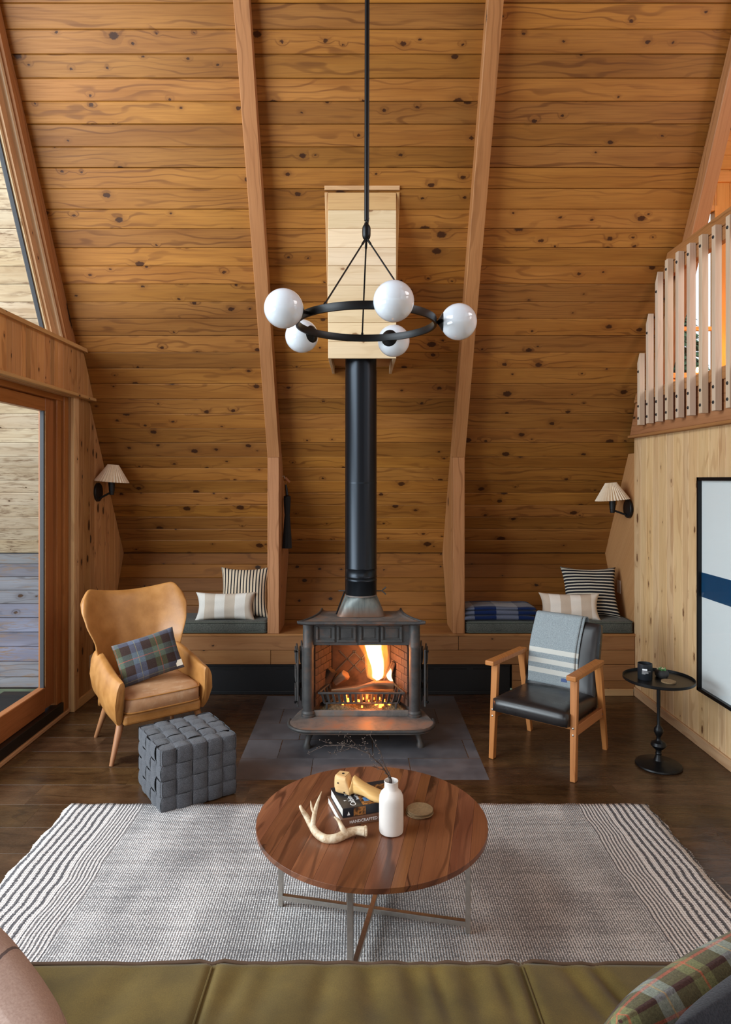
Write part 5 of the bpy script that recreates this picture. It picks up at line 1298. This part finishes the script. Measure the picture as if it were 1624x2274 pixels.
# books ------------------------------------------------------------------
def book(nm, label, loc, rz, L, W, T, mat, cover=None):
    t = thing(nm, label, 'book', loc, rz); c = .0025      # spine towards -y, local x along the spine
    box('cover', 0, L, 0, W, 0, c, mat, t, .0008); box('cover', 0, L, 0, W, T-c, T, mat, t, .0008); box('spine', 0, L, -.0005, c, 0, T, mat, t, .0012)
    box('pages', .003, L-.003, c, W-.004, c, T-c, 'paper', t, 0); return t
A18 = math.radians(18)
b1 = book('book', 'brown spined book at the bottom of the coffee table stack', (-.075, 2.545, TZ+.0002), A18, .262, .20, .030, 'book_brown')
text('spine_title', 'HANDCRAFTED MODERN', .0165, 'ink_white', b1, (.035, -.0009, .0095), (PI/2, 0, 0), sx=.98)
b2 = book('book', 'dark covered book on top of the brown book, under the shoe last', (-.068, 2.556, TZ+.0306), A18, .240, .182, .037, 'book_dark')
box('cover_picture', .085, .236, .004, .150, .0368, .0374, 'book_photo', b2, 0)
for (a0, a1, c0, c1) in ((.10, .145, .03, .06), (.11, .155, .085, .115)): box('cover_picture', a0, a1, c0, c1, .0374, .0378, 'book_blue', b2, 0)
text('cover_title', 'Cabin Porn', .034, 'ink_white', b2, (.062, .010, .0373), (0, 0, PI/2), sx=1.0)
text('cover_title', 'Inside', .020, 'ink_white', b2, (.086, .052, .0379), (0, 0, PI/2))
text('spine_title', 'Cabin', .013, 'ink_white', b2, (.176, -.0009, .006), (PI/2, 0, 0)); 
o = text('spine_title', 'Porn', .013, 'ink_white', b2, (.178, -.0009, .022), (PI/2, 0, 0))
box('spine_picture', .045, .095, -.0010, -.0004, .002, .035, 'book_photo', b2, 0)
mk('spine_emblem', [(.018, -.001, .008), (.030, -.001, .008), (.024, -.001, .024)], [(0, 1, 2)], 'ink_white', b2)
mk('cover_emblem', [(.022, .055, .0373), (.022, .064, .0373), (.034, .0595, .0373)], [(0, 1, 2)], 'ink_white', b2)
# shoe last ------------------------------------------------------------------
ls = thing('shoe_last', 'carved maple shoe last lying on the books', 'shoe last', (-.095, 2.70, TZ+.0678), math.radians(-24))
def loft(nm, secs, mat, par, K=20, e=.75):
    vs, fs = [], []
    for (x, y, zb, zt, hw) in secs:
        for k in range(K):
            a_ = 2*PI*k/K; c_, s_ = math.cos(a_), math.sin(a_); vs.append((x, y+hw*(abs(c_)**e)*(1 if c_ > 0 else -1), (zb+zt)/2+(zt-zb)/2*(abs(s_)**e)*(1 if s_ > 0 else -1)))
    for i in range(len(secs)-1):
        for k in range(K): q = (k+1) % K; fs.append((i*K+k, i*K+q, (i+1)*K+q, (i+1)*K+k))
    fs += [tuple(range(K)), tuple(range((len(secs)-1)*K+K-1, (len(secs)-1)*K-1, -1))]
    return mk(nm, vs, fs, mat, par, smooth=True, bevel=.001)
# heel block with flat top
hp = []
for (x, zt, hw) in ((-.008, .052, .010), (-.004, .070, .017), (.002, .0765, .022), (.012, .078, .027), (.022, .078, .0285), (.036, .078, .029), (.049, .077, .029), (.053, .066, .029), (.060, .049, .0285), (.067, .034, .028)): hp.append((x, 0, .002 if x > 0 else .016, zt, hw))
loft('heel_block', hp, 'last_wood', ls, e=.55, K=36)
loft('forepart', [(.058, 0, .003, .030, .027), (.068, 0, .004, .044, .027), (.076, 0, .006, .078, .022), (.080, 0, .007, .080, .018), (.090, 0, .009, .072, .024), (.110, 0, .010, .060, .027), (.135, -.002, .010, .050, .031), (.160, -.004, .005, .042, .036), (.185, -.005, .0015, .036, .038), (.205, -.005, .0015, .030, .034), (.222, -.004, .003, .024, .024), (.230, -.003, .007, .017, .010)], 'last_wood', ls, e=.8)
mk('top_plate', [(.004, -.019, .0772), (.046, -.024, .0772), (.046, .024, .0772), (.004, .019, .0772), (.004, -.019, .0784), (.046, -.024, .0784), (.046, .024, .0784), (.004, .019, .0784)], [(0, 3, 2, 1), (4, 5, 6, 7), (0, 1, 5, 4), (1, 2, 6, 5), (2, 3, 7, 6), (3, 0, 4, 7)], 'last_wood', ls, bevel=.0008)
lathe('socket_hole', [(.0005, 0), (.0055, 0), (.0055, .0008), (.0005, .0008)], 'void', ls, loc=(.028, 0, .0785), seg=16, cap=False)
for (x, z, s_) in ((.018, .050, .0285), (.046, .016, .0285), (.098, .014, .026)): lathe('peg_hole', [(.0005, 0), (.003, 0), (.003, .001), (.0005, .001)], 'void', ls, loc=(x, -s_-.0008, z), rot=(PI/2, 0, 0), seg=12, cap=False)
# antler ------------------------------------------------------------------------
an = thing('antler', 'forked deer antler lying on the coffee table before the books', 'antler', (.0, 2.43, TZ))
def Q(px, py, z):      # point on the ray at height z above the table top
    zz = TZ+z; y = (H-zz)*F/(py-CY); return V(((px-CX)*y/F, y-2.43, z))
def antl(pts, rad, n=5):
    q, r_ = [], []
    for i in range(len(pts)-1):
        p0, p1, p2, p3 = pts[max(0, i-1)], pts[i], pts[i+1], pts[min(len(pts)-1, i+2)]
        for k in range(n):
            t = k/n; q.append(.5*((2*p1)+(p2-p0)*t+(2*p0-5*p1+4*p2-p3)*t*t+(3*p1-p0-3*p2+p3)*t**3)); r_.append(rad[i]+(rad[i+1]-rad[i])*t)
    q.append(pts[-1]); r_.append(rad[-1]); return q, r_
aa = Acc()
for pts, rad in (([Q(812, 1846, .022), Q(790, 1845, .022), Q(768, 1852, .018), Q(745, 1862, .014), Q(722, 1862, .013), Q(703, 1850, .016), Q(690, 1830, .030), Q(680, 1812, .050), Q(672, 1800, .070), Q(667, 1790, .078)], [.0185, .015, .0165, .0165, .0155, .0140, .0125, .0105, .0080, .0055]),
                 ([Q(768, 1852, .02), Q(760, 1838, .042), Q(752, 1822, .060), Q(742, 1814, .070)], [.012, .010, .007, .0018]),
                 ([Q(694, 1838, .024), Q(696, 1822, .045), Q(700, 1800, .070), Q(706, 1780, .090), Q(715, 1757, .110)], [.011, .0095, .0085, .0055, .0012]),
                 ([Q(699, 1806, .064), Q(693, 1795, .075), Q(690, 1778, .085)], [.007, .0055, .0012])):
    q, r_ = antl(pts, rad); aa.tube(q, r_, 14)
o = aa.build('beam', 'antler', an, smooth=True)
o2 = lathe('burr', [(.012, -.004), (.019, -.003), (.020, .002), (.017, .006), (.012, .007)], 'antler', an, seg=20, fn=lambda a, z: 1+.07*math.sin(6*a))
o2.matrix_local = Matrix.Translation(Q(812, 1846, .022)) @ V((1, .1, 0)).to_track_quat('Z', 'Y').to_matrix().to_4x4()
# coasters --------------------------------------------------------------------------
for k in range(4):
    o = lathe('coaster', [(.0005, 0), (.0515, 0), (.0525, .0012), (.0515, .0042), (.0005, .0042)], 'cork', None, loc=(.2415+(-.004, .004, -.002, .003)[k], 2.655+(.002, -.003, .003, -.001)[k], TZ+.0003+.0050*k), seg=44, cap=False)
    tag(o, ['brown round coaster at the bottom of the stack beside the vase', 'brown round coaster second from the bottom of the stack beside the vase', 'brown round coaster second from the top of the stack beside the vase', 'brown round coaster on top of the stack beside the vase'][k], 'coaster', 'stacked coasters on the coffee table')
# ================================================================ sofa
so = thing('sofa', 'olive green velvet sofa along the bottom edge of the photo, facing the stove', 'sofa', (0, 1.433, 0))
def seatz(x, y):
    # y: distance back from the front edge
    z = .446+.010*math.sin(PI*min(1, y/.6)); e = 0
    for (c_, s_) in ((-.402, -.004), (.441, .0)):
        e += -.014*math.exp(-((x-c_)/.012)**2)+.006*math.exp(-((x-c_)/.06)**2)
    rr = 0
    for (c_, wd, am, dr) in ((.02, .035, .006, .10), (-.09, .03, .004, -.1), (.14, .03, .006, .08), (.20, .02, .005, .12), (.30, .03, .005, -.02), (.38, .02, .005, .05), (.56, .025, .005, .25), (.64, .02, .006, .25), (-.24, .04, .004, -.12), (-.32, .03, .004, -.15), (-.62, .05, .003, -.1)):
        rr -= am*2.7*math.exp(-((x-c_-dr*y)/wd)**2)*math.exp(-((y-.10)/.12)**2)
    return z+e+rr
def seatfn(u, v):
    x = -1.02+2.04*u; yy = .62*v; r_ = .035
    if v < .12:
        a_ = v/.12; ang = a_*PI/2; y = .352-r_*math.sin(ang)*0; 
    bow = .010*(1-(x/1.0)**2)
    t = .95*v-.10
    if t < 0: # rounded nose below the piping
        return V((x, .352+bow-.002+.012*math.cos(t*12), .452-(.20)*(-t/.10)))
    return V((x, .352+bow-t*.8, seatz(x, t*.8)))
grid('seat_cushion', 240, 60, seatfn, 'velvet', so, smooth=True)
tube('piping', [V((-1.02+2.04*i/60, .358+.010*(1-((-1.02+2.04*i/60)/1.0)**2), seatz(-1.02+2.04*i/60, 0)+.001)) for i in range(61)], .0052, 'velvet_pipe', so, 8)
for xc in (-.406, .445):
    tube('seam', [V((xc, .352-t_, seatz(xc, t_)+.004)) for t_ in [k*.03 for k in range(20)]], .0028, 'velvet', so, 6)
box('frame', -1.06, 1.06, -.42, .30, .12, .40, 'velvet', so, .03, 3); box('front_rail', -1.0, 1.0, .26, .335, .14, .30, 'velvet', so, .02, 3)
box('backrest', -1.25, 1.25, -.66, -.46, .12, .78, 'velvet', so, .06, 4)
for s_ in (-1, 1): box('armrest', s_*1.06-(.0 if s_ > 0 else .19), s_*1.06+(.19 if s_ > 0 else 0), -.62, .36, .12, .62, 'velvet', so, .05, 4)
for x in (-1.1, 1.1):
    for y in (-.58, .30): lathe('foot', [(.018, .0135 if y > 0 and 1.45+y > 1.49 else 0), (.026, .125)], 'chair_leg', so, loc=(x, y, .0), seg=16)
def sofapil(nm, label, w_, h_, t, mat, loc, rx, ry, rz, **k):
    th = thing(nm, label, 'cushion', loc); o, e = pillow('cover', w_, h_, t, mat, th, **k); o.rotation_euler = (rx, ry, rz); return th
def facing(n_, up):
    n_ = V(n_).normalized(); up = V(up); up = (up-n_*up.dot(n_)).normalized(); x = up.cross(-n_) if False else (-n_).cross(up)*-1
    y = -n_; x = y.cross(up); return Matrix((x, y, up)).transposed().to_euler()
def spil(label, w_, h_, t, mat, loc, n_, up, **k):
    th = thing('cushion', label, 'cushion', loc); o, e = pillow('cover', w_, h_, t, mat, th, **k); o.rotation_euler = facing(n_, up)
spil('pale pink sofa cushion with thin dark sketch lines, bottom left', .50, .46, .20, 'pink_pillow', (-.675, 1.195, .735), (.62, .76, .25), (.1, -.35, 1), pinch=.02, n=30)
spil('large tartan sofa cushion at the bottom right', .56, .46, .15, 'tartan_sofa', (.60, 1.23, .690), (-.52, .85, .30), (.25, -.3, 1), pinch=.02, n=30)
spil('near black sofa cushion behind the tartan one, bottom right', .50, .46, .10, 'dark_pillow', (.625, 1.10, .772), (-.52, .85, .25), (.2, -.25, 1), pinch=.03, n=30)
spil('navy pinstriped sofa cushion in the bottom right corner', .40, .42, .10, 'pin', (.69, 1.0, .785), (-.52, .85, .2), (.1, -.2, 1), pinch=.03, n=30)
